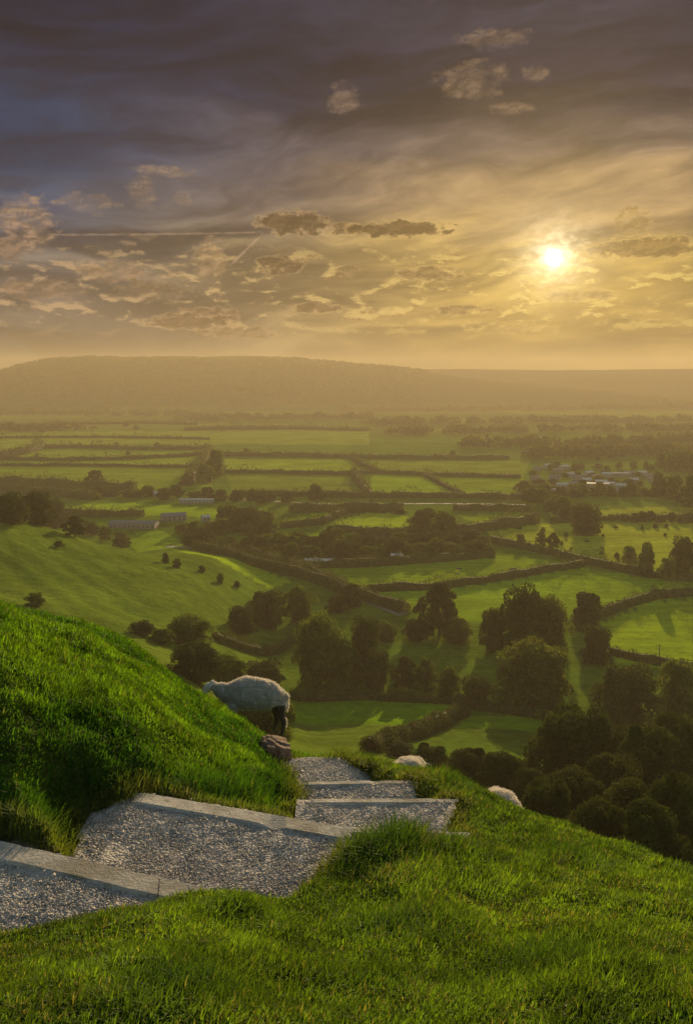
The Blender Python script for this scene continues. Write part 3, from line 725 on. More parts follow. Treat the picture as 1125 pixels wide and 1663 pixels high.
# trees that can be told apart
NEAR = [
 # px, top, width, label, base/yd, kind
 (712, 942, 76, 'tall airy tree standing left of the great dark round tree', dict(base=1034, kind='airy')),
 (846, 948, 92, 'great dark tree mass in mid valley, left half of its double crown', dict(base=1066, kind='broad')),
 (888, 966, 84, 'great dark tree mass in mid valley, right half of its double crown', dict(base=1062, kind='broad')),
 (800, 985, 50, 'lower tree leaning against the left flank of the great dark tree', dict(base=1058, kind='round')),
 (951, 957, 54, 'upright dark tree just right of the great dark tree', dict(base=1022, kind='tall')),
 (966, 1014, 62, 'dark bushy tree at the corner of the bright right-hand field', dict(base=1078, kind='round')),
 (866, 1036, 142, 'large lighter green domed tree below the great dark tree', dict(base=1152, kind='broad')),
 (1018, 1074, 116, 'broad hazy green tree right of the domed tree, below the bright field', dict(base=1180, kind='broad')),
 (1100, 1066, 90, 'tree at the right edge below the bright right-hand field', dict(base=1180, kind='round')),
 (948, 1140, 176, 'big leafy tree on the lower hillside, tallest above the dark thicket', dict(yd=112, kind='broad')),
 (1072, 1172, 130, 'big leafy tree on the lower hillside at the right, beside the tallest', dict(yd=100, kind='airy')),
 (1122, 1150, 110, 'big leafy tree cut off by the right edge on the lower hillside', dict(yd=108, kind='broad')),
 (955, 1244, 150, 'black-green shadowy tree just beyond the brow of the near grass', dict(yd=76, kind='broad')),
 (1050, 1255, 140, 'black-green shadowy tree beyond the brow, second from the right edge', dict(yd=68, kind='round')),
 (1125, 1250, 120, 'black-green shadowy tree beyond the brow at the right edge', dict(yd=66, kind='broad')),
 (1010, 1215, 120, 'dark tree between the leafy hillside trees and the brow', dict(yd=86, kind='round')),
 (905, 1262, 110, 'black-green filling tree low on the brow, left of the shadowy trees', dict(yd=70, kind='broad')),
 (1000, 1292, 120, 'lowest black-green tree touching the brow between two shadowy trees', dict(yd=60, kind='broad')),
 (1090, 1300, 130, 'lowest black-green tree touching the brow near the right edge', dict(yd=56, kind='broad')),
 (1005, 1170, 110, 'hazy green tree between the tallest hillside tree and its neighbour', dict(yd=118, kind='round')),
 (572, 945, 34, 'small pointed tree beside the lane bend in mid valley', dict(base=986, kind='tall')),
 (548, 965, 40, 'low tree left of the small pointed tree by the lane', dict(base=995, kind='round')),
 (518, 994, 92, 'large dark round tree directly above the grazing sheep', dict(base=1118, kind='broad')),
 (592, 998, 62, 'dark tree right of the large round tree above the sheep', dict(base=1095, kind='round')),
 (560, 1035, 60, 'shorter dark tree between the two large trees above the sheep', dict(base=1122, kind='round')),
 (612, 1052, 54, 'rounded dark tree at the top edge of the small green field', dict(base=1124, kind='round')),
 (656, 1064, 44, 'thin-stemmed tree with see-through crown over the small field', dict(base=1122, kind='airy')),
 (690, 1068, 42, 'open tree second in the row over the small field', dict(base=1126, kind='airy')),
 (726, 1082, 52, 'bushy tree third in the row over the small field', dict(base=1134, kind='round')),
 (772, 1098, 62, 'dark bushy tree left of the large domed tree', dict(base=1146, kind='round')),
 (740, 1000, 56, 'dark bushy tree at the foot of the tall airy tree', dict(base=1044, kind='round')),
 (676, 1005, 50, 'dark bushy tree left of the foot of the tall airy tree', dict(base=1040, kind='round')),
 (625, 1008, 44, 'bushy tree beside the lower end of the lane', dict(base=1040, kind='round')),
 (436, 955, 72, 'dark round tree where the green spur meets the lane', dict(base=1018, kind='broad')),
 (486, 948, 56, 'dark round tree right of the foot of the green spur', dict(base=1008, kind='round')),
 (392, 982, 56, 'dark tree tucked against the foot of the green spur', dict(base=1030, kind='round')),
 (305, 999, 104, 'wide dark thicket tree in the hollow below the green spur', dict(base=1050, kind='broad')),
 (232, 1008, 46, 'small dark thorn tree peeping over the grassy bank', dict(base=1032, kind='round')),
 (262, 1020, 50, 'dark thorn tree over the bank beside the wide thicket', dict(base=1045, kind='round')),
 (320, 1040, 112, 'russet-green bushy tree just above the sheep\'s head', dict(base=1105, kind='broad')),
 (372, 1062, 60, 'yellow-green bushy tree behind the sheep\'s shoulder', dict(base=1118, kind='round')),
 (428, 1072, 84, 'yellow-green bushy tree behind the sheep\'s back', dict(base=1124, kind='round')),
 (428, 1116, 130, 'dark shaded bush seen under the belly of the grazing sheep', dict(base=1215, kind='broad')),
 (385, 1105, 70, 'dark shaded bush behind the front half of the grazing sheep', dict(base=1160, kind='round')),
 (198, 861, 34, 'single dark ball-shaped tree on the skyline of the green spur', dict(base=888, kind='round')),
 (18, 797, 62, 'black-green tree behind the spur at the left edge', dict(base=850, kind='broad')),
 (60, 795, 60, 'tallest black-green tree of the clump behind the left end of the spur', dict(base=852, kind='broad')),
 (90, 808, 46, 'rightmost black-green tree of the clump behind the left end of the spur', dict(base=858, kind='round')),
 (122, 836, 40, 'grey-green tree between the black clump and the farm', dict(base=872, kind='airy')),
 (513, 785, 30, 'lone round tree on the hedge in the middle of the valley', dict(base=812, kind='round')),
 (155, 762, 32, 'lone pyramid-shaped tree in the far left fields', dict(base=790, kind='airy')),
 (350, 727, 30, 'tall far clump-like tree between the left and middle fields', dict(base=775, kind='tall')),
 (335, 752, 36, 'lower tree leaning to the tall far clump-like tree', dict(base=784, kind='round')),
 (690, 824, 60, 'broad dark tree by the square farm block', dict(base=862, kind='broad')),
 (722, 828, 44, 'dark tree right of the square farm block', dict(base=872, kind='round')),
 (402, 822, 70, 'dark wide tree of the copse in the middle of the valley', dict(base=862, kind='broad')),
 (845, 866, 21, 'small round tree alone by the upper hedge of the dotted pasture', dict(base=888, kind='round')),
 (878, 862, 20, 'flat-topped tree, left of a pair in the dotted pasture', dict(base=890, kind='airy')),
 (897, 864, 22, 'flat-topped tree, right of a pair in the dotted pasture', dict(base=892, kind='airy')),
 (1048, 880, 30, 'upright dark tree in the dotted pasture at the hedge end', dict(base=938, kind='tall')),
 (1022, 885, 30, 'reddish bushy tree beside the upright tree in the dotted pasture', dict(base=915, kind='round')),
 (1108, 868, 52, 'dark tree at the right edge beside the dotted pasture', dict(base=935, kind='broad')),
 (1085, 905, 40, 'lower dark tree beside the right edge of the dotted pasture', dict(base=942, kind='round')),
 (950, 815, 56, 'tall dark tree at the corner of the village above the pasture', dict(base=868, kind='broad')),
]
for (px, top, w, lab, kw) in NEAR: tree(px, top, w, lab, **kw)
for (px, top, w, lab, kw) in [
 (269, 897, 13, 'tallest thorn bush on the green spur, first of the left pair', dict(base=915)),
 (288, 906, 18, 'wide thorn bush on the green spur, second of the left pair', dict(base=922)),
 (328, 918, 12, 'small thorn bush in the middle of the spur row', dict(base=930)),
 (358, 930, 13, 'round thorn bush fourth along the spur row', dict(base=948)),
 (385, 943, 11, 'smallest thorn bush at the lower end of the spur row', dict(base=954)),
 (58, 962, 40, 'dark gorse patch in the shaded hollow at the left of the spur', dict(base=985)),
 (96, 878, 18, 'dark gorse patch near the top of the spur', dict(base=888))]:
    tree(px, top, w, lab, kind='bush', name='thorn_bush', cat='bush', group='bushes on the green spur', **kw)
for (px, yd, top, w, lab) in [
 (655, 150, 1206, 56, 'dark bramble bush at the foot of the diagonal hedge'),
 (705, 128, 1208, 80, 'dark bramble bush behind the single sheep right of the path'),
 (770, 112, 1212, 92, 'reddish bramble bush between the two sheep on the right'),
 (828, 104, 1218, 92, 'reddish bramble bush directly behind the right-hand sheep'),
 (880, 96, 1246, 80, 'dark bramble bush right of the right-hand sheep'),
 (900, 82, 1278, 80, 'dark bramble bush low on the brow under the leafy trees')]:
    tree(px, top, w, lab, yd=yd, kind='bush', name='bramble_bush', cat='bush', group='bramble bushes below the brow')

ORD = 'first second third fourth fifth sixth seventh eighth ninth tenth eleventh twelfth thirteenth fourteenth fifteenth sixteenth'.split()
def row(p, q, n, hpx, wpx, label, group, kinds_=('round', 'broad', 'airy', 'tall'), jit=6, seed=0):
    r = random.Random(seed+int(p[0]*3+p[1]))
    for i in range(n):
        t = (i + .5 + r.uniform(-.35, .35))/n; px = p[0]+(q[0]-p[0])*t; py = p[1]+(q[1]-p[1])*t + r.uniform(-jit, jit)*.5
        h = hpx*r.uniform(.65, 1.3)
        k = r.choice(kinds_); adj = {'round': 'round', 'broad': 'broad', 'airy': 'ragged', 'tall': 'narrow'}[k]
        tree(px, py-h, wpx*r.uniform(.7, 1.25), '%s tree, %s from the left %s' % (adj, ORD[i], label), base=py, kind=k, group=group)
G = 'trees of the dark belt across the valley'
row((455, 908), (800, 900), 16, 26, 36, 'in the front row of the dark mid-valley belt', G)
row((480, 893), (790, 886), 15, 24, 34, 'in the middle row of the dark mid-valley belt', G)
row((520, 876), (770, 876), 11, 20, 30, 'in the back row of the dark mid-valley belt', G)
G = 'trees round the farm'
row((290, 868), (450, 866), 8, 24, 34, 'in the upper row of the farm wood', G); row((300, 888), (460, 896), 9, 24, 34, 'in the row between lane and farm wood', G)
row((345, 845), (450, 850), 5, 24, 32, 'in the back row by the mid-valley copse', G); row((130, 862), (180, 880), 3, 22, 26, 'of three beside the long farm shed', G)
G = 'trees along the pale track'
row((150, 806), (480, 816), 15, 17, 26, 'in the hazy row along the pale track', G); row((480, 830), (655, 834), 9, 11, 22, 'in the low hedge row under the pale track', G, jit=2)
G = 'trees among the village houses'
row((860, 815), (940, 850), 7, 30, 34, 'in the slanting row below the village', G); row((850, 806), (1070, 806), 13, 18, 26, 'in the row in front of the village', G)
row((845, 787), (1070, 786), 12, 10, 20, 'in the row through the village houses', G); row((880, 762), (1070, 764), 10, 14, 16, 'in the skyline row behind the village', G)
G = 'tall trees right of the village'
row((840, 800), (1070, 804), 14, 12, 26, 'in the row directly below the bright roofs', G); row((860, 774), (1070, 774), 9, 8, 14, 'between the upper roofs', G)
row((1065, 800), (1125, 825), 5, 44, 34, 'in the tall group right of the village', G); row((1070, 760), (1125, 770), 5, 30, 24, 'in the far group right of the village', G); row((985, 845), (1125, 850), 9, 14, 18, 'along the thin hedge above the dotted pasture', G)
def place(px, py):
    return ('at the far edge of the' if py < 862 else 'in the near corner of the' if py > 902 else 'in mid') + (' left part of the' if px < 920 else ' middle of the' if px < 1010 else ' right part of the')
rr = random.Random(5)
for i in range(42):
    px, py = rr.uniform(820, 1110), rr.uniform(848, 925)
    if py > 880+(px-800)*.16: continue
    tree(px, py-rr.uniform(4, 9), rr.uniform(5, 10), 'small bush %s dotted pasture' % place(px, py), base=py, kind='bush', name='bush', cat='bush', group='bushes dotted over the pasture')
SID = lambda px: 'at the left edge' if px < 65 else 'far left' if px < 100 else 'left' if px < 150 else 'left of centre' if px < 450 else 'centre' if px < 700 else 'right'
G = 'tiny trees in the farthest fields'
rr = random.Random(8)
for (px, py) in [(95,690),(68,703),(222,698),(208,740),(118,750),(190,728),(370,742),(735,740),(775,722),(790,715),(600,770),(575,768),(360,700),(60,745),(205,692),(255,728),(990,745),(1010,742),(970,748),(400,738),(905,728)]:
    tree(px, py-rr.uniform(7, 11), rr.uniform(8, 13), 'tiny hazy tree in the %s fields, %s' % ('farthest' if py < 705 else 'upper' if py < 735 else 'distant', SID(px)), base=py, kind=rr.choice(('round', 'tall')), group=G)

HL = [
 ([(0,747),(110,749),(200,747),(300,742),(335,738)], 4.0, 'far hedge crossing the left fields below the double row'),
 ([(70,728),(145,728),(220,731),(340,730)], 5.0, 'bumpy far hedge in the upper left fields'),
 ([(0,744),(45,736),(70,728)], 8, 'dark hedge end at the far left joining the bumpy hedge'),
 ([(0,757),(200,758),(330,760)], 3, 'thin far hedge above the lone pyramid-shaped tree'),
 ([(70,690),(220,688),(320,690)], 5, 'faint hedge in the farthest left fields'),
 ([(0,712),(180,711),(340,714)], 3.5, 'faint hedge line at the far left under the farthest field'),
 ([(300,699),(470,697),(600,700)], 6, 'faint dark hedge across the farthest middle fields'),
 ([(345,741),(480,742),(580,745),(827,746)], 5, 'long far hedge across the middle of the picture'),
 ([(365,768),(490,770),(560,771),(618,769),(688,773),(845,777)], 3.6, 'sharp dark hedge under the bright middle field'),
 ([(570,746),(590,757),(615,768)], 4, 'short slanting hedge in the middle fields'),
 ([(572,771),(585,788),(598,806)], 5, 'leaning dark hedge that ends at the track in the middle'),
 ([(690,774),(722,791),(757,808)], 3, 'thin slanting hedge through the bright right-centre field'),
 ([(340,735),(330,760),(300,790)], 7, 'wooded hedge running down from the tall far tree'),
 ([(0,786),(100,792),(220,797)], 7, 'broad dark hedge behind the black trees at the left'),
 ([(0,800),(110,808),(160,812)], 7, 'second broad dark hedge left of the white sheds'),
 ([(380,804),(560,808),(700,809),(850,812)], 4.5, 'straight dark hedge above the pale track'),
 ([(470,833),(560,829),(655,831)], 6, 'thick brown hedge under the pale track'),
 ([(735,829),(860,831)], 4.5, 'dark hedge right of the square farm block'),
 ([(100,836),(160,840),(235,838)], 4.5, 'bushy hedge above the long farm shed'),
 ([(455,858),(520,852),(560,834)], 4, 'hedge between the two bright middle fields'),
 ([(540,862),(640,870),(700,862)], 4, 'bushy hedge at the top of the dark belt'),
 ([(690,878),(780,862),(870,848)], 6, 'dark hedge rising from the belt to the village'),
 ([(895,850),(1000,844),(1125,842)], 3, 'thin hedge through the dotted pasture'),
 ([(318,893),(350,898),(405,916),(480,934),(557,962),(660,998)], 4.5, 'long hedge on the near side of the winding lane'),
 ([(330,886),(410,904),(490,925),(560,958)], 4.0, 'hedge on the far side of the winding lane'),
 ([(480,922),(600,920),(700,913),(800,905)], 4.0, 'shaded hedge at the lower edge of the dark belt'),
 ([(595,962),(700,957),(780,946),(840,937),(945,920)], 3.2, 'curving hedge between the two mid-valley meadows'),
 ([(795,880),(880,898),(945,914),(1045,936),(1125,944)], 3.4, 'hedge under the dotted pasture running to the right edge'),
 ([(940,1012),(985,998),(1015,985),(1065,972),(1125,967)], 3.4, 'dark hedge along the top of the bright right-hand field'),
 ([(985,1062),(1060,1078),(1125,1090)], 2.6, 'hedge along the bottom of the bright right-hand field'),
 ([(470,1135),(600,1136),(735,1144)], 2.2, 'low dark hedge at the top of the small field behind the sheep'),
 ([(735,1148),(830,1160),(900,1168)], 2.6, 'dark hedge at the foot of the large domed tree'),
 ([(350,1040),(480,1042),(560,1060)], 2.6, 'shaded hedge in the hollow behind the large dark round tree'),
]
for (pts, h, lab) in HL: hedge(pts, h, lab)
hedge([(752,1160),(725,1174),(690,1190),(650,1204),(600,1222)], 2.8, 'thick dark diagonal hedge across the small green field', w=4.0, m=M_HEDGE, dens=3.5)

def woods(name, spots, h, label):
    out = []; r = np.random.default_rng(3)
    for (px0, py0, px1, py1, n) in spots:
        for i in range(n):
            t = r.random(); px = px0+(px1-px0)*t; py = py0+(py1-py0)*t + r.normal(0, .8)
            x, y = flat(px, py); x += r.normal(0, 8); 
            z = float(height(np.array([x]), np.array([y]), False)[0]); hh = h*r.uniform(.5, 1.2)
            out.append(ellip_leaves(np.array([x, y, z+hh*.4]), np.array([hh*.9, hh*.9, hh*.6]), 60, hh*.38, r, -.3))
    o = link(name, quads_mesh(name, np.concatenate(out), [M_HEDGE])); tag(o, label, 'woods', kind='stuff')
def ridge_woods():
    out = []; r = np.random.default_rng(9)
    for i in range(1500):
        az_ = math.radians(r.uniform(-27, 5)); d_ = r.uniform(2250, 2760) if i % 3 else r.uniform(2680, 2780)
        x, y = d_*math.sin(az_), d_*math.cos(az_); z = hz0(x, y); hh = r.uniform(4, 9)
        out.append(ellip_leaves(np.array([x, y, z+hh*.3]), np.array([hh*1.6, hh*1.2, hh*.7]), 34, hh*.5, r, -.2))
    o = link('ridge_woods', quads_mesh('ridge_woods', np.concatenate(out), [M_HEDGE])); tag(o, 'dark woods covering the long hazy ridge on the left skyline', 'woods', kind='stuff')
def hz0(x, y): return float(height(np.array([x]), np.array([y]), False)[0])
ridge_woods()
woods('woods', [(0,662,560,660,240),(0,672,300,676,90),(560,668,1125,664,200),(300,682,600,680,80),(600,690,1125,684,140),(640,705,1125,700,90),(760,728,1125,720,70),(0,700,140,697,30),(860,745,1125,738,60)], 11, 'far woods and hedgerow trees melting into the haze below the ridge')

# ------------------------------------------------------------------ village, farm
def m_roof(c, rough):
    return lambda B: princ(B, B.mix(B.noise(B.n('ShaderNodeTexCoord').outputs['Object'], 1.5, 4), (*[k*.7 for k in c], 1), (*c, 1)), rough, .6)
M_ROOFS = [mat('slate_roof', m_roof((.15, .145, .15), .6)), mat('tiled_roof', m_roof((.30, .17, .12), .5)), mat('sheet_roof', m_roof((.46, .43, .38), .24))]
M_WALLS = [mat('stone_wall', m_roof((.26, .22, .17), .9)), mat('white_render', m_roof((.32, .29, .24), .85))]
M_GLASS = mat('window_glass', lambda B: princ(B, (.03, .035, .04, 1), .12, .6))
def building(px, py, w, dp, h, rise, rot, roof, wall, label, cat='house', name='house', group=None, chim=True):
    x, y, z = ground(px, py); o = empty(name, (x, y, z-.1)); o.rotation_euler[2] = R(rot); o.scale = (.6, .6, .6); tag(o, label, cat, group)
    bm = bmesh.new(); a, b = w/2, dp/2
    v = [bm.verts.new(p) for p in ((-a,-b,-.5),(a,-b,-.5),(a,b,-.5),(-a,b,-.5),(-a,-b,h),(a,-b,h),(a,b,h),(-a,b,h),(-a,0,h+rise),(a,0,h+rise))]
    for f in ((0,1,5,4),(1,2,6,9,5),(2,3,7,6),(3,0,4,8,7)): bm.faces.new([v[i] for i in f])
    me = bpy.data.meshes.new('wall'); bm.to_mesh(me); bm.free(); me.materials.append(wall); link('wall', me, o)
    bm = bmesh.new(); e = .4; k = rise/b
    P = [(-a-e,-b-e,h-e*k+.05),(a+e,-b-e,h-e*k+.05),(a+e,0,h+rise+.05),(-a-e,0,h+rise+.05),(a+e,b+e,h-e*k+.05),(-a-e,b+e,h-e*k+.05)]
    v = [bm.verts.new(p) for p in P] + [bm.verts.new((p[0],p[1],p[2]+.22)) for p in P]
    for f in ((0,3,2,1),(3,5,4,2),(6,7,8,9),(9,8,10,11),(0,1,7,6),(5,11,10,4),(0,6,9,3),(3,9,11,5),(1,2,8,7),(2,4,10,8)): bm.faces.new([v[i] for i in f])
    me = bpy.data.meshes.new('roof'); bm.to_mesh(me); bm.free(); me.materials.append(roof); ro = link('roof', me, o)
    def box(nm, x0, x1, y0, y1, z0, z1, m, par):
        bm = bmesh.new(); bmesh.ops.create_cube(bm, size=1)
        for q in bm.verts: q.co = Vector((x0+(x1-x0)*(q.co.x+.5), y0+(y1-y0)*(q.co.y+.5), z0+(z1-z0)*(q.co.z+.5)))
        me = bpy.data.meshes.new(nm); bm.to_mesh(me); bm.free(); me.materials.append(m); link(nm, me, par)
    if chim: box('chimney', a-1.5, a-.7, -.4, .4, h+rise-.6, h+rise+1.2, wall, ro)
    n = max(2, int(w/4))
    for i in range(n):
        cx_ = -a + w*(i+.5)/n
        for zz in ((1.0, 2.1), (3.4, 4.4)) if h > 4.5 else ((1.0, 2.1),):
            box('window', cx_-.6, cx_+.6, -b-.06, -b+.05, zz[0], zz[1], M_GLASS, o)
G = 'houses of the hazy village'
spots = [(872,762,'small house at the upper left corner of the village'),(888,758,None),(905,765,'house with a bright glinting roof in the upper row of the village'),(925,772,None),(938,778,'whitewashed house in the centre of the village'),(955,770,None),(968,776,None),
         (985,772,None),(900,777,'house whose roof flashes at the left of the village'),(1040,770,'house at the right end of the upper village row'),(1052,775,None),(1008,792,None),(938,795,'white house with the brightest roof at the lower edge of the village'),(853,736,'lone white house beyond the village in the haze'),(916,838,'pale cottage among the trees below the village'),(862,800,None),(1020,770,None),(975,785,None)]
spots += [(px, py, 'small house with a glinting roof, %s' % w) for (px, py, w) in (
 (868, 778, 'lowest at the left end of the village'), (915, 760, 'high in the upper left of the village'), (930, 788, 'just left of the brightest roof'), (950, 782, 'just above the brightest roof'),
 (960, 800, 'below the long grey-roofed hall'), (990, 788, 'right of the long grey-roofed hall'), (1000, 800, 'low on the right side of the village'), (1028, 782, 'between the longest roof and the right end'), (1060, 780, 'last at the right end of the village'), (912, 790, 'right of the long pale shed'))]
rr = random.Random(4)
for i, (px, py, lab) in enumerate(spots):
    building(px, py+3, rr.uniform(10, 15), rr.uniform(7, 9), 5, rr.uniform(1.2, 2.2), rr.uniform(-35, 35), M_ROOFS[(0, 2, 1, 2)[i % 4]], M_WALLS[i % 2], lab or 'small hazy village house, %s' % ('upper row near the lone white house' if px < 895 else 'upper middle behind the white house' if px < 945 else 'in the centre of the village' if px < 972 else 'just left of the longest roof' if px < 980 else 'beside the long hall' if px < 1000 else 'toward the right end'), group=G)
building(892, 800, 26, 9, 4, .8, 4, M_ROOFS[2], M_WALLS[1], 'long pale shed on the lower left side of the village', 'shed', 'shed', chim=False)
building(970, 792, 26, 11, 5, .9, -8, M_ROOFS[2], M_WALLS[0], 'long grey-roofed hall in the middle of the village', 'hall', 'village_hall', chim=False)
building(1000, 774, 34, 10, 5, .9, 3, M_ROOFS[2], M_WALLS[0], 'longest pale roof at the back of the village', 'warehouse', 'warehouse', chim=False)
building(218, 856, 42, 15, 4.5, 1.4, -4, M_ROOFS[0], M_WALLS[0], 'long grey-roofed farm shed behind the green spur', 'barn', 'barn', chim=False)
building(282, 845, 22, 14, 5, 2.0, 20, M_ROOFS[0], M_WALLS[0], 'blue-grey roofed barn right of the long farm shed', 'barn', 'barn', chim=False)
building(214, 806, 16, 8, 4, 1.6, 5, M_ROOFS[2], M_WALLS[1], 'small white shed at the left of the pale track', 'shed', 'shed', chim=False)
building(320, 817, 36, 8, 4, .9, -2, M_ROOFS[2], M_WALLS[1], 'long low pale shed beside the track', 'shed', 'shed', chim=False)
building(256, 806, 10, 7, 4, 1.6, 12, M_ROOFS[2], M_WALLS[1], 'tiny white cottage among the hedges by the track', 'house', 'house')
building(334, 846, 7, 6, 4, 1.5, 30, M_ROOFS[2], M_WALLS[1], 'tiny white house shining among the farm trees', 'house', 'house')
building(505, 917, 9, 6, 3.5, 1.0, 4, M_ROOFS[2], M_WALLS[1], 'left pale cottage below the dark belt by the lane', 'house', 'house')
building(527, 918, 11, 6, 3.5, 1.0, -3, M_ROOFS[2], M_WALLS[1], 'right pale cottage below the dark belt by the lane', 'house', 'house')
building(643, 910, 8, 6, 3.6, 1.3, 10, M_ROOFS[2], M_WALLS[0], 'small stone cottage half hidden at the foot of the belt', 'house', 'house')

# pale track across the valley and the winding lane
def ribbon(name, pts, w, c, lift=.25):
    P = [ground(*p) for p in pts]; V = []; Q = []
    for i in range(len(P)-1):
        (x0, y0, _), (x1, y1, _) = P[i], P[i+1]; L = math.hypot(x1-x0, y1-y0); n = max(2, int(L/8))
        nx, ny = (y1-y0)/L*w/2, -(x1-x0)/L*w/2
        for k in range(n+1):
            t = k/n; X, Y = x0+(x1-x0)*t, y0+(y1-y0)*t; b = len(V)
            for s in (-1, 1): V.append((X+s*nx, Y+s*ny, float(height(np.array([X+s*nx]), np.array([Y+s*ny]))[0])+lift))
            if k: Q.append((b-2, b-1, b+1, b))
    me = bpy.data.meshes.new(name); me.from_pydata(V, [], Q); me.materials.append(mat(name+'_surface', m_roof(c, .9))); tag(link(name, me), kind='structure')
ribbon('road', [(370,812),(480,817),(560,820),(700,819),(860,821)], 4, (.12, .11, .08))
ribbon('lane', [(270,888),(345,893),(408,910),(485,930),(557,960),(655,1000)], 5, (.22, .20, .17))

# ------------------------------------------------------------------ animals
M_WOOL = mat('wool', lambda B: princ(B, B.mix(B.noise(B.n('ShaderNodeTexCoord').outputs['Object'], 9, 5, .7), (.48, .45, .40, 1), (.66, .63, .57, 1)), .95, .1, bump(B, B.noise(B.n('ShaderNodeTexCoord').outputs['Object'], 45, 4, .7), .03, 1)))
M_SKIN = mat('sheep_face_and_leg', lambda B: princ(B, B.mix(B.noise(B.n('ShaderNodeTexCoord').outputs['Object'], 12, 3), (.05, .035, .03, 1), (.13, .09, .07, 1)), .8, .2))
M_FACE = mat('pale_face', lambda B: princ(B, B.mix(B.noise(B.n('ShaderNodeTexCoord').outputs['Object'], 14, 3), (.50, .43, .36, 1), (.66, .6, .53, 1)), .8, .2))
M_HORN = mat('hoof', lambda B: princ(B, (.03, .025, .02, 1), .5, .4))
def loft(bm, rings, n=20):
    """rings: (centre, radius_a, radius_b, axis_a, axis_b)"""
    prev = None; first = None
    for (c, ra, rb, ua, ub) in rings:
        c = Vector(c); ua = Vector(ua); ub = Vector(ub)
        ring = [bm.verts.new(c + ua*ra*math.cos(6.28318*j/n) + ub*rb*math.sin(6.28318*j/n)) for j in range(n)]
        if prev:
            for j in range(n): bm.faces.new((prev[j], prev[(j+1) % n], ring[(j+1) % n], ring[j]))
        else: first = ring
        prev = ring
    bm.faces.new(first[::-1]); bm.faces.new(prev)
def fuse(bm, name, voxel, smooth=6):
    bmesh.ops.recalc_face_normals(bm, faces=bm.faces)
    me = bpy.data.meshes.new(name); bm.to_mesh(me); bm.free(); o = bpy.data.objects.new(name, me); COL.objects.link(o)
    m = o.modifiers.new('r', 'REMESH'); m.mode = 'VOXEL'; m.voxel_size = voxel
    s = o.modifiers.new('s', 'SMOOTH'); s.iterations = smooth; s.factor = .5
    dg = bpy.context.evaluated_depsgraph_get(); dg.update(); out = bpy.data.meshes.new_from_object(o.evaluated_get(dg)); out.name = name
    bpy.data.objects.remove(o); bpy.data.meshes.remove(me); out.shade_smooth(); return out
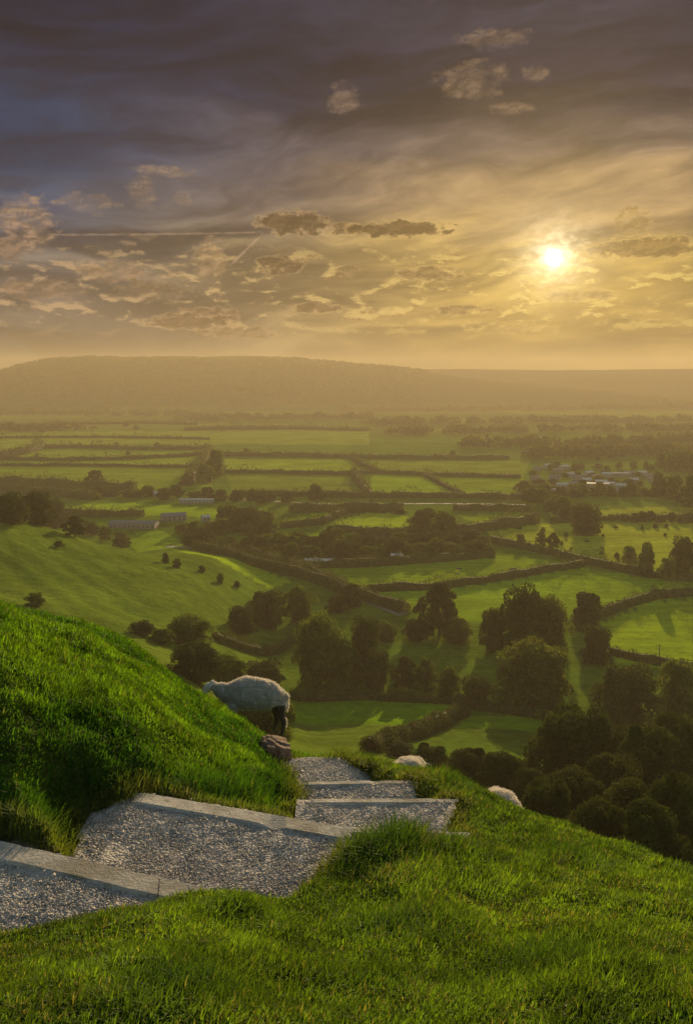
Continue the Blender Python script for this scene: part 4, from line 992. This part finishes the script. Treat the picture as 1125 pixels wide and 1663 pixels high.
def sheep(loc, rotz, label, footz, headup=0.0, lying=False, lean=0.0):
    """faces local -x; feet on z given per leg; back about .70 high"""
    H = .30 if lying else .47
    bm = bmesh.new(); Y = (0, 1, 0)
    sp = [(.515, H-.10, .05, .05), (.495, H-.09, .12, .12), (.45, H-.075, .165, .18), (.36, H-.04, .200, .215), (.22, H-.005, .235, .235), (.06, H+.012, .252, .24), (-.10, H+.015, .250, .225), (-.24, H+.01, .215, .185), (-.34, H+.01, .165, .135),
          (-.44, H+.01+lean*.3, .125, .095), (-.51, H-.01+lean*.6, .095, .075), (-.565, H-.03+lean, .080, .065), (-.60, H-.05+lean, .05, .04)]
    loft(bm, [((x, 0, z + .015), rz*.92, ry*.94, (0, 0, 1), Y) for (x, z, rz, ry) in sp])
    # head hanging to the turf
    hx, hz = -.575, H-.01+lean
    hd = [(hx, hz, .055, .05), (hx-.035, hz-.03, .068, .058), (hx-.075, hz-.075, .056, .048), (hx-.115, hz-.125, .042, .036), (hx-.14, hz-.16, .032, .03), (hx-.15, hz-.175, .012, .014)]
    a = Vector((.72, 0, -.69)); loft(bm, [((x, 0, z), r1, r2, a, Y) for (x, z, r1, r2) in hd], 14)
    for s in (-1, 1):
        loft(bm, [((hx+.0, s*(.045+.022*k*1.6), hz+.035-.008*k), (.012, .024, .026, .016, .004)[k], (.008, .011, .011, .008, .003)[k], (.8, 0, .3), (0, 0, 1)) for k in range(5)], 10)
    legs = []
    for (lx, s, fz, hind) in ((.43, -1, footz[0], 1), (.33, 1, footz[1], 1), (-.24, -1, footz[2], 0), (-.27, 1, footz[3], 0)):
        if lying:
            loft(bm, [((lx, s*.15, .16), .07, .06, (1, 0, 0), (0, 0, 1)), ((lx-.12, s*.19, .09), .04, .04, (0, 1, 0), (0, 0, 1)), ((lx-.26, s*.18, .05), .025, .025, (0, 1, 0), (0, 0, 1))], 12); continue
        top = H-.06; b = fz
        if hind: pts = [(lx+.0, top, .10, .08), (lx+.01, top-.12, .080, .065), (lx+.02, top-.20, .052, .045), (lx+.065, b+(top-b)*.36, .042, .032), (lx+.05, b+(top-b)*.18, .030, .025), (lx+.028, b+.05, .025, .024), (lx+.018, b, .030, .027)]
        else: pts = [(lx, top, .085, .065), (lx-.01, top-.12, .055, .045), (lx, b+(top-b)*.42, .032, .029), (lx, b+(top-b)*.22, .022, .021), (lx, b+.05, .025, .023), (lx-.01, b, .030, .027)]
        loft(bm, [((x, s*.115, z), r1, r2, (1, 0, 0), Y) for (x, z, r1, r2) in pts], 12)
    # short tail
    loft(bm, [((.48, 0, H+.03), .04, .04, (0, 0, 1), Y), ((.525, 0, H-.04), .04, .035, (1, 0, 0), Y), ((.535, 0, H-.16), .032, .03, (1, 0, 0), Y), ((.53, 0, H-.25), .012, .012, (1, 0, 0), Y)], 10)
    me = fuse(bm, 'sheep', .011, 5)
    nv = len(me.vertices); cc = np.empty(nv*3); me.vertices.foreach_get('co', cc); cc = cc.reshape(-1, 3); vn = np.empty(nv*3); me.vertices.foreach_get('normal', vn); vn = vn.reshape(-1, 3)
    wl = (sstep(H-.24, H-.16, cc[:, 2])*sstep(hx, hx+.06, cc[:, 0]))[:, None]
    u3 = cc[:, 0]+cc[:, 1]*.8; v3 = cc[:, 2]+cc[:, 1]*.9
    dsp = .030*(fbm(u3/.09, v3/.09, 2, 81)-.5) + .016*(vnoise(u3/.03, v3/.03, 83)-.5)
    me.vertices.foreach_set('co', (cc + vn*wl*dsp[:, None]).ravel().astype(np.float32)); me.update()
    for m in (M_WOOL, M_SKIN, M_FACE): me.materials.append(m)
    nf = len(me.polygons); cen = np.empty(nf*3); me.polygons.foreach_get('center', cen); cen = cen.reshape(-1, 3)
    mi = np.zeros(nf, np.int32); leg = (cen[:, 2] < H-.19) & (not lying); mi[leg] = 1
    mi[(cen[:, 0] > .30) & (cen[:, 0] < .515) & (cen[:, 2] < H-.10-.5*np.maximum(0, .42-cen[:, 0])) & (not lying)] = 1
    mi[(cen[:, 0] < hx-.02)] = 2
    me.polygons.foreach_set('material_index', mi)
    o = link('sheep', me); o.location = loc; o.rotation_euler = (0, 0, rotz); tag(o, label, 'sheep', 'sheep grazing on the hillside')
    # fleece of short curly locks
    nv = len(me.vertices); co_ = np.empty(nv*3); me.vertices.foreach_get('co', co_); co_ = co_.reshape(-1, 3); nn = np.empty(nv*3); me.vertices.foreach_get('normal', nn); nn = nn.reshape(-1, 3)
    ok = (((co_[:, 2] > H-.20) & (co_[:, 0] < .31)) | (co_[:, 2] > H-.08) | (co_[:, 0] > .515)) & (co_[:, 0] > hx+.03); idx = np.nonzero(ok)[0]; idx = rng.choice(idx, 26000); P = co_[idx] + rng.normal(0, .005, (26000, 3)); Nn = nn[idx]
    dr = Nn + rng.normal(0, .55, Nn.shape); dr /= np.linalg.norm(dr, axis=1)[:, None]; sd_ = np.cross(dr, rng.normal(0, 1, dr.shape)); sd_ /= np.linalg.norm(sd_, axis=1)[:, None]
    Lh = rng.uniform(.012, .034, len(P))[:, None]; P -= Nn*.003
    V = np.stack([P-sd_*.003, P+sd_*.003, P+dr*Lh*.6+sd_*.0035, P+dr*Lh-sd_*.001], 1)
    link('fleece', quads_mesh('fleece', V, [M_WOOLF]), o)
    return o
def m_woolf(B):
    t = B.n('ShaderNodeBsdfTranslucent'); t.inputs[0].default_value = (.68, .62, .53, 1); d = B.n('ShaderNodeBsdfDiffuse'); d.inputs[0].default_value = (.58, .55, .49, 1)
    mx = B.n('ShaderNodeMixShader'); mx.inputs[0].default_value = .45; B.nt.links.new(d.outputs[0], mx.inputs[1]); B.nt.links.new(t.outputs[0], mx.inputs[2]); return mx.outputs[0]
M_WOOLF = mat('fleece_locks', m_woolf)
def hz(x, y): return float(height(np.array([x]), np.array([y]), False)[0])
# the grazing sheep: rump at right, head up the slope on the left
a, b = pdir(404, 1103); yd = 12.6; X0 = a*yd; zt = b*yd; Z0 = zt - .72
def fz(dx, dy): return max(-.12, min(.34, hz(X0+dx, yd+dy) - Z0))
sheep((X0+.02, yd, Z0), R(4), 'big grey-backed sheep with bright rim, grazing head-down above the brown rock', (fz(.42,-.1), fz(.38,.1), fz(-.24,-.1), fz(-.26,.1)), lean=.19)
a, b = pdir(661, 1233); yd = 11.6; zt = b*yd
sheep((a*yd-.03, yd, zt-.76), R(-118), 'sheep showing only its pale woolly back over the grass right of the path end', (-.02, -.02, -.06, -.06))
a, b = pdir(818, 1287); yd = 10.6; zt = b*yd
sheep((a*yd, yd, zt-.76), R(-84), 'sheep showing only its round rump, farther down the slope to the right', (0, 0, -.05, -.05))

def rock():
    bm = bmesh.new(); bmesh.ops.create_icosphere(bm, subdivisions=5, radius=1)
    for v in bm.verts:
        p = v.co; q = max(abs(p.x), abs(p.y)*.9, abs(p.z))**.55; p2 = p/q
        n = .16*(fbm(np.array([p.x*2+p.z*3+5]), np.array([p.y*2+p.z]), 4, 44)[0]-.5)
        v.co = Vector((p2.x*.17, p2.y*.15, p2.z*.115))*(1+n*2)
    me = bpy.data.meshes.new('rock'); bm.to_mesh(me); bm.free()
    def f(B):
        P = B.n('ShaderNodeTexCoord').outputs['Object']; n = B.noise(P, 9, 6, .7)
        return princ(B, B.mix(B.mr(n, .3, .7, 0, 1), (.085, .045, .028, 1), (.26, .175, .115, 1)), .9, .2, bump(B, n, .03, 1))
    me.materials.append(mat('rock_face', f)); o = link('rock', me); a, b = pdir(446, 1221); yd = 8.8
    o.scale = (.98, 1.0, 1.15); o.location = (a*yd, yd, b*yd); o.rotation_euler = (R(4), R(14), R(20)); tag(o, 'reddish brown rock with a sunlit top beside the end of the path', 'rock')
rock()

def cow(px, py, label):
    x, y, z = ground(px, py); bm = bmesh.new(); Y = (0, 1, 0)
    loft(bm, [((q[0], 0, q[1]), q[2], q[3], (0, 0, 1), Y) for q in ((1.0, 1.05, .1, .1), (.95, 1.03, .3, .25), (.6, .98, .38, .33), (0, .95, .42, .38), (-.6, 1.0, .38, .32), (-.95, 1.05, .28, .2), (-1.2, .95, .2, .15), (-1.4, .7, .15, .12), (-1.55, .42, .11, .1), (-1.65, .25, .06, .06))], 12)
    for lx in (.8, -.65):
        for s in (-1, 1): loft(bm, [((lx, s*.22, .8), .16, .12, (1, 0, 0), Y), ((lx, s*.22, .4), .08, .07, (1, 0, 0), Y), ((lx, s*.22, 0), .07, .06, (1, 0, 0), Y)], 8)
    me = fuse(bm, 'cow', .06, 3); me.materials.append(M_SKIN); o = link('cow', me); o.location = (x, y, z); o.rotation_euler[2] = random.uniform(-.4, .4); tag(o, label, 'cow', 'cattle in the mid-valley meadow')
cow(745, 927, 'dark cow grazing in the shade of the dark belt'); cow(831, 928, 'dark cow farther right in the long meadow')

# two dead stalks at the edge of the grass
def stalk(px, py, z, h, lx, label):
    x, y = PZ(px, py, z); bm = bmesh.new(); loft(bm, [((x+lx*t, y, z-.03+h*t), .0035*(1-.6*t), .0035*(1-.6*t), (1, 0, 0), (0, 1, 0)) for t in (0, .35, .7, 1)], 6)
    for k in range(9): 
        t = .55+.05*k; c = Vector((x+lx*t, y, z-.03+h*t)); d_ = Vector((random.uniform(-1, 1), random.uniform(-1, 1), .8))*.018; s_ = Vector((.002, 0, 0))
        bm.faces.new([bm.verts.new(p) for p in (c-s_, c+s_, c+d_)])
    me = bpy.data.meshes.new('dry_stalk'); bm.to_mesh(me); bm.free(); me.materials.append(M_BARK); tag(link('dry_stalk', me), label, 'plant stalk')
stalk(254, 1468, ZT[0], .16, .02, 'upright dark dead stalk at the end of the topmost kerb')
stalk(48, 1545, ZT[0]+.02, .14, .06, 'dark dead stalk leaning right by the gravel at the lower left')

def pole(px, py, h, label):
    x, y, z = ground(px, py); o = empty('telegraph_pole', (x, y, z)); tag(o, label, 'pole', 'telegraph poles')
    bm = bmesh.new(); loft(bm, [((0, 0, -.5), .16, .16, (1, 0, 0), (0, 1, 0)), ((0, 0, h), .11, .11, (1, 0, 0), (0, 1, 0))], 8); me = bpy.data.meshes.new('post'); bm.to_mesh(me); bm.free(); me.materials.append(M_BARK); link('post', me, o)
    bm = bmesh.new(); loft(bm, [((-1, .15, h-.5), .07, .07, (0, 1, 0), (0, 0, 1)), ((1, .15, h-.5), .07, .07, (0, 1, 0), (0, 0, 1))], 6); me = bpy.data.meshes.new('crossarm'); bm.to_mesh(me); bm.free(); me.materials.append(M_BARK); link('crossarm', me, o)
pole(1069, 1074, 5.0, 'thin pole standing at the bottom of the bright right-hand field'); pole(800, 842, 9, 'thin pale pole in the field right of the square farm block')

# ------------------------------------------------------------------ the air in the valley
def haze():
    bm = bmesh.new(); bmesh.ops.create_cube(bm, size=1); me = bpy.data.meshes.new('haze'); bm.to_mesh(me); bm.free()
    o = link('haze', me); lo, hi = -96.0, 86.0; o.location = (0, 0, (lo+hi)/2); o.scale = (8800, 8800, hi-lo)
    m = bpy.data.materials.new('valley_haze'); m.use_nodes = True; nt = m.node_tree; nt.nodes.clear()
    v = nt.nodes.new('ShaderNodeVolumePrincipled'); v.inputs['Color'].default_value = (.77, .64, .43, 1); v.inputs['Density'].default_value = 2.3e-4; v.inputs['Anisotropy'].default_value = .22
    out = nt.nodes.new('ShaderNodeOutputMaterial'); nt.links.new(v.outputs[0], out.inputs['Volume']); me.materials.append(m); tag(o, 'golden evening haze filling the valley', 'haze', kind='stuff')
haze()
